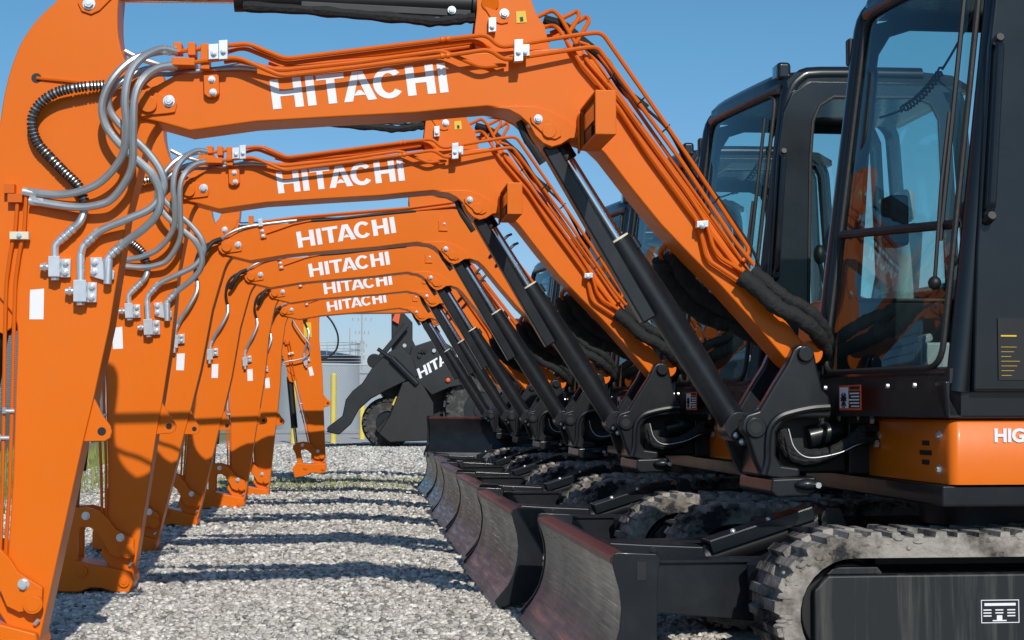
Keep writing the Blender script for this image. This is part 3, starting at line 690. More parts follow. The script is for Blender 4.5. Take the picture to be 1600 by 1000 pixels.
    for yy, nm in ((yd-.018, 'door'), (CY1-.03, 'side_frame')):
        if yy > -.5: side_o = [(a-.155,b) for a,b in side_o[:5]]+side_o[5:]
        if yy > -.5: side_i = [(2.06,1.40),(2.075,1.6),(2.12,2.2),(2.15,2.40),(2.20,2.48),(2.29,2.51)]+side_i[6:-1]+[(3.05,1.40)]
        m = MB().ring([(a-X0,b) for a,b in side_o], [(a-X0,b) for a,b in side_i], yy, yy+.03)
        dr = m.build(nm, g, cab, bevel=.008)
        vs = [(a-X0, yy+.012, b) for a,b in side_i]; m = MB().add(vs, [list(range(len(vs)))]); m.build('side_window', 'glass', cab)
        m = MB().tube([(a-X0,yy,b) for a,b in side_i]+[(side_i[0][0]-X0,yy,side_i[0][1])], .009, 6); m.build('window_seal', 'rubber', cab)
    m = MB(); vs = [(3.17-X0,CY0+.07,1.5),(3.17-X0,CY1-.05,1.5),(3.14-X0,CY1-.05,2.54),(3.14-X0,CY0+.07,2.54)]; m.add(vs, [[0,1,2,3]]); m.build('rear_window', 'glass', cab)
    m = MB(); m.box(3.16-X0,3.19-X0,CY0+.05,CY1-.02,1.06,1.5); m.build('rear_panel', g, cab)
    # grab handle and hinges
    m = MB(); hx = 2.175-X0
    m.tube(bend([(hx,-1.02,1.62),(hx,-1.065,1.64),(hx+.04,-1.065,2.20),(hx+.04,-1.02,2.22)],.03), .014, 10); m.build('grab_handle', g, cab)
    m = MB(); m.cyl((hx,-1.02,1.60),(hx,-1.07,1.615),.017,n=12); m.cut(); m.cyl((hx+.04,-1.02,2.215),(hx+.04,-1.07,2.225),.016,n=12); m.build('handle_foot', 'black', cab, bevel=.004)
    # door decal
    d = MB(); d.box(2.205-X0,2.30-X0,-1.0268,-1.0264,1.06,1.27)
    d.mi = 1; d.box(2.215-X0,2.27-X0,-1.0274,-1.027,1.207,1.212)
    d.mi = 1
    for i in range(7): d.box(2.215-X0,(2.25+.01*(i%4))-X0,-1.0274,-1.027,1.075+i*.016,1.0762+i*.016)
    d.build('door_decal', ['black','yellow'], cab)
    # roof lamp at the near front corner, mirror at the far one
    lx, ly, lz = near_cab(2.5)+.06, CY0+.10, 2.60
    m = MB(); m.box(lx-.075,lx-.005,ly-.055,ly+.055,lz,lz+.09); lam = m.build('roof_lamp', g, cab, bevel=.02, seg=3)
    m = MB(); m.box(lx-.079,lx-.073,ly-.04,ly+.04,lz+.015,lz+.075); m.build('lens', 'glass', lam)
    m = MB(); m.tube([(lx-.03,ly,lz),(lx+.02,ly+.01,lz-.035),(lx+.08,ly,lz-.02)], .012, 6); m.build('lamp_arm', 'black', cab)
    m = MB(); m.box(far_cab(2.4)-.035,far_cab(2.4)-.012,CY1-.02,CY1+.03,2.36,2.47); m.build('mirror', 'black', cab, bevel=.01)
    # interior
    m = MB()
    sx = 2.75-X0
    m.box(sx-.28,sx+.22,-.74,-.24,1.30,1.42); m.build('seat', 'seat', cab, bevel=.05, seg=3)
    m = MB(); m.hexa([(sx+.12,-.73,1.38),(sx+.26,-.73,1.38),(sx+.26,-.25,1.38),(sx+.12,-.25,1.38),(sx+.22,-.70,1.93),(sx+.32,-.70,1.93),(sx+.32,-.28,1.93),(sx+.22,-.28,1.93)]); m.build('seat_back', 'seat', cab, bevel=.05, seg=3)
    m = MB(); m.hexa([(sx+.19,-.62,1.94),(sx+.30,-.62,1.94),(sx+.30,-.36,1.94),(sx+.19,-.36,1.94),(sx+.24,-.58,2.12),(sx+.31,-.58,2.12),(sx+.31,-.40,2.12),(sx+.24,-.40,2.12)]); m.build('headrest', 'seat', cab, bevel=.04, seg=3)
    m = MB(); m.box(sx-.3,sx+.2,-.90,-.76,1.06,1.50); m.cut(); m.box(sx-.3,sx+.2,-.22,-.08,1.06,1.50); m.cut(); m.box(sx-.2,sx+.2,-.7,-.28,1.06,1.30); m.build('console', 'black', cab, bevel=.03)
    for y in (-.83,-.15):
        m = MB(); m.tube(cat([(sx-.25,y,1.5),(sx-.27,y,1.62),(sx-.29,y,1.70)]), .012, 8); m.sphere((sx-.29,y,1.74), .032, sc_=(1,1,1.6)); m.build('joystick', 'black', cab)
    for y in (-.58,-.44):
        m = MB(); m.tube([(2.30-X0,y,1.06),(2.26-X0,y,1.30),(2.28-X0,y,1.50)], .010, 6); m.sphere((2.28-X0,y,1.52), .025); m.box(2.18-X0,2.30-X0,y-.04,y+.04,1.07,1.10); m.build('travel_lever', 'black', cab)
    m = MB(); m.box(2.12-X0,2.20-X0,-.22,-.10,1.60,1.80); m.build('monitor', 'black', cab, bevel=.015)
    m = MB(); m.box(2.22-X0,2.36-X0,-.26,-.17,1.07,1.22); m.cyl((2.26-X0,-.215,1.22),(2.25-X0,-.215,1.25),.03,n=16); m.build('cup_holder', 'seat', cab, bevel=.01)
    m = MB(); m.tube(bend([(far_cab(2.3)+.05,-.05,2.32),(far_cab(2.3)+.03,-.14,2.30),(far_cab(2.0)+.03,-.16,2.0),(far_cab(2.0)+.04,-.05,1.92)],.06), .020, 10); m.build('grab_rail', 'black', cab)
    m = MB(); p0, p1 = Vector((near_cab(2.4)+.10,-.62,2.45)), Vector((far_cab(2.15)+.08,-.12,2.12))
    path = []
    for i in range(160):
        t = i/159; c_ = p0.lerp(p1, t)+Vector((0,0,-.10*math.sin(math.pi*t))); k_ = .014 if .35 < t < .75 else 0
        path.append(c_+Vector((k_*math.cos(i*1.25), 0, k_*math.sin(i*1.25))))
    m.tube(path, .005, 5); m.build('coiled_cord', 'black', cab)
    m = MB(); m.tube(cat([(2.30-X0,-.9,1.1),(2.27-X0,-.88,1.7),(2.33-X0,-.87,2.4)]), .006, 5); m.build('cable', 'black', cab)

    # ---- swing post casting
    m = MB()
    outl = [(1240,545),(1248,539),(1260,537),(1272,546),(1277,570),(1285,608),(1297,620),(1299,640),(1302,653),(1267,653),(1240,655),(1225,660),(1214,675),(1213,712),(1222,727),(1251,731),(1251,746),(1222,748),(1192,745),(1181,722),(1168,684),(1158,672),(1160,655),(1168,647),(1186,641),(1210,600),(1230,568)]
    for y0,y1 in ((-.20,-.14),(.14,.20)):
        m.prism(xz(outl, -.2), y0, y1)
    q = L(1181,668,-.2); m.cyl((q.x,-.14,q.z),(q.x,.14,q.z), .038, n=20)
    m.prism(xz([(1196,700),(1192,745),(1222,748),(1214,700)], -.2), -.14, .14)
    post = m.build('swing_post', 'grey', root, bevel=.012, seg=3)
    m = MB()
    q = L(1181,668,-.20); m.cyl(q+Vector((0,-.012,0)), q+Vector((0,.01,0)), .040, n=28); m.cut()
    q = L(1258,553,-.20); m.cyl(q+Vector((0,-.02,0)), q+Vector((0,.40,0)), .031, n=28)
    m.build('post_boss', 'grey', post, bevel=.005)
    m = MB(); q = L(1181,668,-.212); m.cyl(q+Vector((0,-.0015,0)), q+Vector((0,.02,0)), .022, n=24); m.build('pin_hole', 'black', post)
    m = MB()     # raised rib round the opening
    m.tube(cat([L(a,b,-.205) for a,b in [(1194,742),(1199,720),(1200,690),(1204,668),(1218,652),(1240,644),(1270,638),(1296,636)]]), .014, 8)
    m.build('casting_rib', 'grey', post)
    m = MB(); q0 = L(1195,0).x; q1 = L(1272,0).x
    m.prism(xz([(1207,748),(1276,745),(1276,770),(1262,776),(1214,778),(1205,770)], -.25), -.25, .25); m.cyl(L(1232,752,0), L(1232,690,0), .07, n=24)
    m.build('post_base', 'grey', root, bevel=.01)
    m = MB(); m.sphere(L(1262,757,-.26), .028, sc_=(1.8,1,.8)); m.build('base_lug', 'grey', root)
    m = MB(); q = L(1277,758,-.28); m.cyl(q, q+Vector((0,-.02,0)), .012, n=6); m.build('base_bolt', 'zinc', root)
    # hoses through the post opening to the body
    m = MB(); K_ = 9
    for i in range(K_):
        o = i*.85; y = -.13+.035*(i % 3)
        m.cut(); m.tube(cat([L(1222,672+o*2,y),L(1232,694+o*2.6,y-.02),L(1258,708+o*2.2,y-.05),L(1295,706+o*1.2,y-.08),L(1325,690+o*.8,y-.1),L(1352,668+o*3.0,y-.12)]), .019, 8, lambda i,n: .019+.0015*math.sin(i*1.7))
    m.build('hose_bundle', 'cloth', root)
    m = MB(); m.box(1.70-X0,2.02-X0,-.08,.30,.71,.985); m.build('swing_frame', 'black', root, bevel=.015)
    m = MB(); q = L(1262,684,-.1); m.cyl(q, q+Vector((.13,0,.03)), .045, n=20); m.build('swing_motor', 'grey', root, bevel=.004)
    m = MB(); m.tube(cat([L(1232,670,-.2),L(1242,700,-.22),L(1265,715,-.24),L(1310,708,-.25),L(1345,693,-.25),L(1368,692,-.25)]), .0025, 6); m.build('cable', 'hose', root)
    m = MB()
    for a,b in ((1345,655),(1360,668),(1355,686)):
        m.cut(); m.cyl(L(a-18,b,-.24), L(a+2,b,-.24), .02, n=10); m.cyl(L(a+2,b,-.24), L(a+10,b,-.24), .022, n=6)
    m.build('hose_coupling', 'black', root)
    m = MB()
    for a,b in ((1358,657),(1372,680),(1366,694),(1322,641),(1333,641)): m.cut(); m.cyl(L(a,b,-.25), L(a+6,b,-.25), .016, n=6)
    m.build('hose_nut', 'zinc', root)
    m = MB(); m.box(L(1298,0).x, L(1350,0).x, -.16, .2, L(0,653).z, L(0,643).z); m.build('hose_guide', 'grey', root, bevel=.004)

def make_lower():
    """undercarriage frame, tracks and blade; origin at the slewing centre"""
    u = MB()
    u.box(1.75-X0,3.4-X0,-.55,.55,.30,.50); u.box(1.9-X0,3.3-X0,-.62,.62,.36,.46); u.cyl((2.75-X0,0,.50),(2.75-X0,0,.628),.42,n=40)
    for s in (-1,1): u.beam((1.9-X0,.2*s,.42),(1.55-X0,.62*s,.34),.25,.14)
    return u
def make_tracks(root):
    under = make_lower().build('undercarriage', 'grey', root, bevel=.01)
    xf, xr, zc, rr = 1.42+.285-X0, 3.62-X0, .276, .276
    def belt(r):
        pts = [(xf+(i/10)*(xr-xf), zc+r) for i in range(10)]
        pts += [(xr+r*math.sin(R(t)), zc+r*math.cos(R(t))) for t in range(0,180,12)]
        pts += [(xr-(i/10)*(xr-xf), zc-r) for i in range(10)]
        pts += [(xf-r*math.sin(R(t)), zc-r*math.cos(R(t))) for t in range(0,180,12)]
        return pts
    for s, nm in ((-1,'track'),(1,'track')):
        ya, yb = (-1.0,-.62) if s < 0 else (.62,1.0)
        bo, bi = belt(rr-.022), belt(rr-.088)
        m = MB().ring(bo, bi, ya, yb)
        # lugs at even arc length
        def along(r, d):
            Lh = xr-xf; per = 2*Lh+2*math.pi*r; d %= per
            if d < Lh: return (xf+d, zc+r, 0)
            d -= Lh
            if d < math.pi*r: a = d/r; return (xr+r*math.sin(a), zc+r*math.cos(a), a)
            d -= math.pi*r
            if d < Lh: return (xr-d, zc-r, math.pi)
            d -= Lh; a = math.pi+d/r; return (xf+r*math.sin(a), zc+r*math.cos(a), a)
        r0 = rr-.022; per = 2*(xr-xf)+2*math.pi*r0; n = 72
        for i in range(n):
            for (y0, y1, ph) in ((ya,(ya+yb)/2+.02,0),((ya+yb)/2-.02,yb,.5)):
                d = per*(i+ph)/n; x, z, a = along(r0, d); j = rng.uniform(-.005,.006)
                tx, tz = math.cos(a), -math.sin(a); nx, nz = math.sin(a), math.cos(a); hw, hh = .021+j*.8, .016+j*.8
                def pt(u_, v_, y_): return (x+tx*u_+nx*v_, y_, z+tz*u_+nz*v_)
                m.hexa([pt(-hw,-.01,y0),pt(hw,-.01,y0),pt(hw,-.01,y1),pt(-hw,-.01,y1),pt(-hw*.7+j,hh,y0+.008),pt(hw*.7+j,hh,y0+.008),pt(hw*.7,hh,y1-.012),pt(-hw*.7,hh,y1-.012)])
        for i in range(320):
            d = rng.uniform(0, per*.5) if i % 3 else rng.uniform(per*.82, per); x, z, a = along(r0, d); rr_ = rng.uniform(.005,.015)
            off_ = rng.uniform(-.045,.012); m.sphere((x+math.sin(a)*off_, ya+rng.uniform(-.004,.004) if rng.random() < .45 else rng.uniform(ya,yb), z+math.cos(a)*off_), rr_, 6, 4, (rng.uniform(.8,1.9), rng.uniform(.3,.7), rng.uniform(.5,1.1)))
        tr = m.build(nm, 'mud', root, bevel=.006)
        # frame beam
        y0, y1 = (ya+.035, yb+.02) if s < 0 else (ya-.02, yb-.035)
        f = MB().prism([(1.575-X0,.14),(1.575-X0,.355),(1.625-X0,.405),(2.0-X0,.405),(3.35-X0,.405),(3.42-X0,.34),(3.42-X0,.12),(1.62-X0,.12)], y0, y1)
        fr = f.build('track_frame', 'frame', tr, bevel=.01)
        m = MB(); m.prism([(1.62-X0,.405),(1.65-X0,.43),(1.80-X0,.43),(1.82-X0,.405)], y0+.01, y1-.01); m.build('frame_cap', 'frame', tr, bevel=.004)
        m = MB()
        for i in range(3): m.cut(); q = Vector((1.66-X0+.045*i, y0 if s < 0 else y1, .16)); m.cyl(q+Vector((0,-.002*1,0)), q+Vector((0,.002,0)), .009, n=12)
        m.build('drain_hole', 'black', tr)
        w_ = MB()
        for xx_, r_ in ((xf, .165), (xr, .18)):
            w_.cut(); w_.cyl((xx_,ya+.07,zc),(xx_,yb-.07,zc), r_, n=36); w_.cyl((xx_,ya+.05,zc),(xx_,yb-.05,zc), r_*.55, n=24)
        for i in range(4): w_.cut(); xx_ = xf+.42+i*.40; w_.cyl((xx_,ya+.09,.135),(xx_,yb-.09,.135), .07, n=20)
        w_.build('idler_wheel', 'black', tr, bevel=.006)
        if s < 0:     # white outlined data plate
            d = MB(); yy = y0-.0006; xa, xb, za, zb = 2.155-X0, 2.289-X0, .238, .316
            d.box(xa,xb,yy,yy+.0005,za,zb); d.mi = 1
            e = .0025
            for bx in ((xa,xb,za,za+e),(xa,xb,zb-e,zb),(xa,xa+e,za+e,zb-e),(xb-e,xb,za+e,zb-e),(xa+.012,xb-.012,zb-.020,zb-.011),(xa+.04,xb-.045,za+.006,za+.010),(xa+.055,xb-.06,za+.010,za+.026)):
                d.box(bx[0],bx[1],yy-.0008,yy-.0002,bx[2],bx[3])
            for i in range(3):
                for j in range(3): d.box(xa+.008+j*.042,xa+.008+j*.042+.028,yy-.0008,yy-.0002,za+.022+i*.010,za+.026+i*.010) if (i,j) != (0,1) else None
            d.build('data_plate', ['black','white'], tr)
    # ---- blade
    prof = [(.885,.452),(.897,.42),(.912,.37),(.918,.31),(.912,.24),(.893,.17),(.862,.11),(.828,.065)]
    back = [(a+.03,b) for a,b in prof]
    n = len(prof); YB = 1.0
    def sm(pr, k=4):
        q = cat([(a-X0,0,b) for a,b in pr], k); return [(p.x,p.z) for p in q]
    fp, bp = sm(prof), sm(back)
    m = MB(); m.prism(fp+bp[::-1], -YB+.02, YB-.02)
    bl = m.build('blade', 'blade', root, bevel=.002, smooth=30)
    m = MB(); m.prism([(.828-X0,.068),(.858-X0,.068),(.822-X0,.012),(.798-X0,.012)], -YB, YB); m.build('cutting_edge', 'blade', bl, bevel=.002)
    m = MB(); m.prism([(.882-X0,.453),(.882-X0,.472),(.895-X0,.478),(.95-X0,.478),(.955-X0,.466),(.95-X0,.453)], -YB+.021, YB-.021); m.build('top_lip', 'blade_lip', bl, bevel=.003)
    for s in (-1,1):
        side = [(.888,.486),(.90,.492),(1.03,.486),(1.045,.47),(1.035,.40),(1.03,.12),(.99,.05),(.87,.03),(.82,.02),(.80,.05),(.86,.12),(.888,.17),(.907,.24),(.913,.31),(.906,.37),(.892,.42),(.882,.46)]
        m = MB().prism([(a-X0,b) for a,b in side], s*YB-.01, s*YB+.01); sp = m.build('side_plate', 'grey', bl, bevel=.004)
        m = MB(); q = Vector((.985-X0, s*YB-.0115 if s < 0 else s*YB+.0115, .43)); m.beam(q+Vector((-.005,0,-.03)), q+Vector((-.005,0,.03)), .003, .03, (1,0,0)); m.build('lifting_hole', 'black', bl)
    m = MB(); m.box(.95-X0,1.02-X0,-.97,.97,.39,.452); m.prism([(.94-X0,.10),(.99-X0,.10),(1.0-X0,.24),(.95-X0,.24)], -.97, .97)
    for y in (-.6,-.2,.2,.6): m.prism([(.955-X0,.44),(1.015-X0,.44),(1.015-X0,.11),(.955-X0,.11)], y-.01, y+.01)
    m.build('back_rail', 'grey', bl, bevel=.004)
    for s in (-1,1):
        m = MB(); m.prism([(1.0-X0,.40),(1.06-X0,.415),(1.7-X0,.40),(1.8-X0,.37),(1.8-X0,.22),(1.6-X0,.18),(1.0-X0,.235)], .42*s-.05, .42*s+.05)
        a_ = m.build('blade_arm', 'grey', bl, bevel=.006)
        m = MB(); m.box(1.0-X0,1.62-X0,.42*s-.065,.42*s+.065,.405,.415); m.build('arm_flange', 'grey', bl)
    m = MB(); m.prism([(1.02-X0,.45),(1.18-X0,.44),(1.40-X0,.43),(1.42-X0,.30),(1.02-X0,.30)], -.10,.10); m.bolt((1.20-X0,-.10,.41),.013,.014); m.build('cylinder_mount', 'grey', bl, bevel=.008)
    p0, p1 = Vector((1.477-X0,0,.391)), Vector((1.921-X0,0,.531))
    dv = (p1-p0).normalized(); up = Vector((-dv.z,0,dv.x))
    m = MB(); m.cyl(p0-dv*.06+up*0, p1-dv*.05, .048, n=24); m.cyl(p1-dv*.06, p1, .035, n=16); m.cyl(p1+Vector((0,-.07,0)), p1+Vector((0,.07,0)), .045, n=24)
    cy = m.build('blade_cylinder', 'black', root, bevel=.004)
    m = MB(); a, b = p0-dv*.03+up*.062, p1-dv*.06+up*.062; m.beam(a, b, .13, .016, up); 
    for s in (-1,1): m.beam(a+Vector((0,.06*s,0))-up*.02, b+Vector((0,.06*s,0))-up*.02, .012, .05, up)
    m.build('cylinder_guard', 'greyclean', cy, bevel=.003)
    z = MB(); 
    for t in (.25,.6): z.cut(); z.sphere(a.lerp(b,t)+up*.008+Vector((0,-.03,0)), .012)
    z.build('guard_bolt', 'zinc', cy)
    m = MB(); m.prism([(1.86-X0,.46),(1.90-X0,.575),(1.95-X0,.575),(2.0-X0,.46)], -.075,-.06); m.cut(); m.prism([(1.86-X0,.46),(1.90-X0,.575),(1.95-X0,.575),(2.0-X0,.46)], .06,.075); m.build('cylinder_lug', 'grey', under, bevel=.003)

def make_cylinders(root, full):
    # arm cylinder over the boom
    o = FOOT
    a, b = L(766,3,0), L(372,6,0); c_ = L(160,5,0)
    m = MB(); a2, b2 = L(742,14,0), L(372,-2,0)
    ab = MB().cyl(L(756,8,0), L(372,-4,0), .052, n=24)
    ab.cyl(L(750,9,0), L(736,9,0), .068, n=20)
    ab.beam(L(736,22,-.05), L(470,8,-.05), .02, .03); 
    body = ab.build('arm_cylinder', 'black', root, bevel=.004, origin=FOOT)
    m = MB().cyl(L(372,-4,0), L(150,-6,0), .024, n=20).build('rod', 'chrome', body)
    m = MB(); m.cyl(L(380,-4,0), L(366,-4,0), .056, n=24); m.build('gland', 'black', body)
    m = MB(); m.tube(cat([L(380,10,-.05),L(480,16,-.055),L(560,23,-.06),L(640,30,-.06),L(680,34,-.06),L(720,30,-.06),L(742,28,-.06)]), .018, 8, lambda i,n: .020+.002*math.sin(i*1.3)+.002*math.sin(i*.7)); m.build('sleeve', 'cloth', body)
    m = MB(); m.bolt(L(706,16,-.07), .012, .014); m.build('cylinder_bolt', 'zinc', body)
    # boom cylinder under the boom
    T, B = L(858,205,0), L(1150,667,0); d = (B-T).normalized(); pr = Vector((-d.z,0,d.x))
    S = L(965,376,0)
    m = MB().cyl(S, B-d*.03, .055, n=28); m.cyl(B+Vector((0,-.07,0)), B+Vector((0,.07,0)), .06, n=24)
    bc = m.build('boom_cylinder', 'grey', root, bevel=.003)
    m = MB().cyl(T, S+d*.02, .029, n=24); m.cyl(T+Vector((0,-.05,0)), T+Vector((0,.05,0)), .05, n=20); m.build('rod', 'chrome', bc)
    m = MB().cyl(T+d*.03, T+d*.14, .042, n=20); m.build('rod_eye', 'black', bc, bevel=.004)
    m = MB().cyl(S-d*.008, S+d*.006, .050, n=24); m.build('wiper_ring', 'cream', bc)
    g0, g1 = T+d*.05-pr*0, L(1025,492,0)
    sd = Vector((-abs(pr.x),0,-abs(pr.z))) if False else (-pr if pr.x > 0 else pr)
    m = MB(); off = sd*.045
    m.beam(g0+off+Vector((0,-.035,0)), g1+off+Vector((0,-.035,0)), .075, .060, sd); m.build('rod_guard', 'grey', bc, bevel=.008)
    m = MB(); q = S+d*.02; m.cyl(q+(-sd)*.05+Vector((0,-.03,0)), q+d*.05+(-sd)*.05+Vector((0,-.03,0)), .016, n=10); m.build('port_block', 'grey', bc, bevel=.003)
    m = MB(); q = S+d*.02
    m.tube(cat([q+d*.05-sd*.05, q+d*.3-sd*.06, q+d*.6-sd*.055, B-d*.1-sd*.04]), .008, 6); m.build('oil_pipe', 'grey', bc)
    m = MB(); q = L(1160,690,-.08); m.sphere(q,.014); m.cut(); m.sphere(L(1150,680,-.08),.012); m.cut(); m.sphere(L(828,196,-.09),.012); m.cut(); m.sphere(L(822,222,-.05),.010); m.build('grease_nipple', 'zinc', bc)
    m = MB(); m.tube(cat([L(812,190,-.05),L(822,215,-.06),L(835,235,-.07),L(848,255,-.07)]), .016, 8); m.build('cylinder_hose', 'rubber', bc)

def excavator(full):
    root = empty('mini_excavator')
    make_boom(root, full); make_arm(root, full); make_cylinders(root, full); make_upper(root); make_tracks(root)
    return root
def kids(root, base): return [c for c in root.children if c.name.split('.')[0] == base]
def pose(root, k, phi=0, alpha=0):
    """turn boom by phi about its foot and hang the arm alpha degrees back"""
    for nm in ('boom', 'arm_cylinder'):
        for o in kids(root, nm): o.rotation_euler = (0, R(phi), 0)
    q = Matrix.Rotation(R(phi), 3, 'Y') @ (TIP-FOOT) + FOOT
    for o in kids(root, 'arm'): o.location = q; o.rotation_euler = (0, R(alpha), 0)
GRP = 'mini excavators parked side by side along the gravel lane'
protoA = excavator(True)
protoB = excavator(False)
spec = [ # proto, dx, y, dz, phi, alpha, label
 (protoA, 0, 0, 0, 0, 'nearest orange mini excavator, its dark cab and muddy track filling the right foreground'),
 (None, DX2, 1, 0, ARM_ROT[1], 'second orange mini excavator from the front, with silver arm hoses and boom lamp box'),
 (protoB, -.03, 2, -1.2, ARM_ROT[2], 'third orange mini excavator, the nearest without a work light on its boom'),
 (None, 0.0, 3, -1.2, ARM_ROT[3], 'fourth orange mini excavator from the front, its lettered boom just below the third'),
 (None, .08, 4, -.4, ARM_ROT[4], 'fifth orange mini excavator from the front, its lettered boom second lowest in the row'),
 (None, .10, 5, -1.0, ARM_ROT[5], 'sixth orange mini excavator, its lettered boom the lowest of all'),
]
machines = []
for i, (p, dx, k, phi, al, lab) in enumerate(spec):
    r_ = p if p is not None else copy_tree(protoA if i < 2 else protoB)
    machines.append(r_)
for r_, (p, dx, k, phi, al, lab) in zip(machines, spec):
    r_.location = (X0+dx, Y0+SP*k, 0); pose(r_, k, phi, al); tag(r_, lab, 'excavator', GRP)
m7 = copy_tree(protoB); machines.append(m7)
pose(m7, 6, 3.6, -14); m7.location = (X0+.34, Y0+SP*6, 0)
tag(m7, 'farthest orange mini excavator, mostly hidden, its arm hanging upright beside the black loader', 'excavator', GRP)
arm7 = kids(m7, 'arm')[0]
def in_arm7(p):
    q = Matrix.Rotation(R(-14), 3, 'Y').inverted() @ (Vector(p)-m7.location-arm7.location); return q
OFF[arm7.name] = Vector((0,0,0))
Y7 = Y0+SP*6-.088
m = MB(); m.hexa([in_arm7(P(a,b,Y7-t)) for t in (.002,0) for a,b in ((475,527),(487,527),(486,504),(474,504))]); m.build('caution_decal', 'yellow', arm7)
m = MB(); m.tube(cat([in_arm7(P(a,b,Y7+.03)) for a,b in ((508,490),(520,505),(528,525),(526,545),(514,557),(502,561))]), .012, 8); m.build('hose', 'rubber', arm7)
m = MB(); m.tube(cat([in_arm7(P(a,b,Y7-.08)) for a,b in ((462,488),(458,500),(470,520),(484,540),(480,556),(466,562),(445,566),(432,576))]), .010, 8); m.build('hose', 'hose', arm7)
# its raised blade is turned to the camera
for o in kids(m7, 'blade'):
    o.material_slots[0].link = 'OBJECT'; o.material_slots[0].material = M['grey']
for o in kids(m7, 'blade'): o.rotation_euler = (0, 0, R(62)); o.location = (-.27, -1.0, .40)

#SECTION_BACKGROUND
# ================================================================ ground
def ground():
    m, N, K, b = newmat('gravel_ground'); b.inputs['Roughness'].default_value = .95
    tc = N.new('ShaderNodeTexCoord'); g = N.new('ShaderNodeNewGeometry')
    v = N.new('ShaderNodeTexVoronoi'); v.inputs['Scale'].default_value = 38; K.new(g.outputs['Position'], v.inputs['Vector'])
    v2 = N.new('ShaderNodeTexVoronoi'); v2.inputs['Scale'].default_value = 90; K.new(g.outputs['Position'], v2.inputs['Vector'])
    bw = N.new('ShaderNodeSeparateColor'); K.new(v.outputs['Color'], bw.inputs[0])
    cr = N.new('ShaderNodeValToRGB'); e = cr.color_ramp.elements
    e[0].position = .0; e[0].color = (.30,.29,.27,1); e[1].position = 1; e[1].color = (.66,.63,.59,1); x = e.new(.45); x.color = (.48,.46,.43,1)
    K.new(bw.outputs[0], cr.inputs[0])
    n = N.new('ShaderNodeTexNoise'); n.inputs['Scale'].default_value = .8; n.inputs['Detail'].default_value = 6; K.new(g.outputs['Position'], n.inputs['Vector'])
    mul = N.new('ShaderNodeMix'); mul.data_type = 'RGBA'; mul.blend_type = 'MULTIPLY'; mul.inputs[0].default_value = .5
    mr = N.new('ShaderNodeMapRange'); mr.inputs['From Min'].default_value = .3; mr.inputs['From Max'].default_value = .7; mr.inputs['To Min'].default_value = .6; mr.inputs['To Max'].default_value = 1.1
    K.new(n.outputs['Fac'], mr.inputs['Value']); K.new(cr.outputs[0], mul.inputs[6]); K.new(mr.outputs[0], mul.inputs[7])
    # grassy verge to the left and a weedy strip across the lane
    sx = N.new('ShaderNodeSeparateXYZ'); K.new(g.outputs['Position'], sx.inputs[0])
    a = N.new('ShaderNodeMapRange'); a.inputs['From Min'].default_value = -2.6; a.inputs['From Max'].default_value = -4.0; K.new(sx.outputs[0], a.inputs['Value'])
    d = N.new('ShaderNodeMath'); d.operation = 'SUBTRACT'; d.inputs[1].default_value = 20.6; K.new(sx.outputs[1], d.inputs[0])
    ab = N.new('ShaderNodeMath'); ab.operation = 'ABSOLUTE'; K.new(d.outputs[0], ab.inputs[0])
    s2 = N.new('ShaderNodeMapRange'); s2.inputs['From Min'].default_value = 2.4; s2.inputs['From Max'].default_value = .3; s2.inputs['To Max'].default_value = .62; K.new(ab.outputs[0], s2.inputs['Value'])
    mx = N.new('ShaderNodeMath'); mx.operation = 'MAXIMUM'; K.new(a.outputs[0], mx.inputs[0]); K.new(s2.outputs[0], mx.inputs[1])
    n2 = N.new('ShaderNodeTexNoise'); n2.inputs['Scale'].default_value = 3.0; n2.inputs['Detail'].default_value = 8; K.new(g.outputs['Position'], n2.inputs['Vector'])
    ad = N.new('ShaderNodeMath'); ad.operation = 'ADD'; K.new(mx.outputs[0], ad.inputs[0]); K.new(n2.outputs['Fac'], ad.inputs[1])
    th = N.new('ShaderNodeMapRange'); th.inputs['From Min'].default_value = .95; th.inputs['From Max'].default_value = 1.25; K.new(ad.outputs[0], th.inputs['Value'])
    gm = N.new('ShaderNodeMix'); gm.data_type = 'RGBA'; gm.inputs[7].default_value = (.22,.23,.09,1); K.new(th.outputs[0], gm.inputs[0]); K.new(mul.outputs[2], gm.inputs[6])
    K.new(gm.outputs[2], b.inputs['Base Color'])
    bp = N.new('ShaderNodeBump'); bp.inputs['Strength'].default_value = .15; bp.inputs['Distance'].default_value = .006; bp.invert = True
    K.new(v.outputs['Distance'], bp.inputs['Height'])
    K.new(bp.outputs[0], b.inputs['Normal'])
    M['ground'] = m
    mb = MB(); mb.add([(-800,-60,0),(800,-60,0),(800,1500,0),(-800,1500,0)], [[0,1,2,3]])
    o = mb.build('ground', 'ground'); tag(o, kind='structure')
ground()
def added_dark_sheet():  # unseen dark sheet at the camera's feet, added to cut light bounced onto undersides
    m, N, K, b = newmat('dark_sheet'); b.inputs['Roughness'].default_value = .9
    g = N.new('ShaderNodeNewGeometry'); n = N.new('ShaderNodeTexNoise'); n.inputs['Scale'].default_value = 60; n.inputs['Detail'].default_value = 6; K.new(g.outputs['Position'], n.inputs['Vector'])
    cr = N.new('ShaderNodeValToRGB'); cr.color_ramp.elements[0].color = (.03,.03,.032,1); cr.color_ramp.elements[1].color = (.085,.083,.08,1); K.new(n.outputs['Fac'], cr.inputs[0]); K.new(cr.outputs[0], b.inputs['Base Color'])
    M['dark_sheet'] = m
    o = MB().add([(-300,-40,.004),(300,-40,.004),(300,4.2,.004),(-300,4.2,.004)], [[0,1,2,3]]).build('added_dark_sheet', 'dark_sheet'); tag(o, kind='structure')
added_dark_sheet()
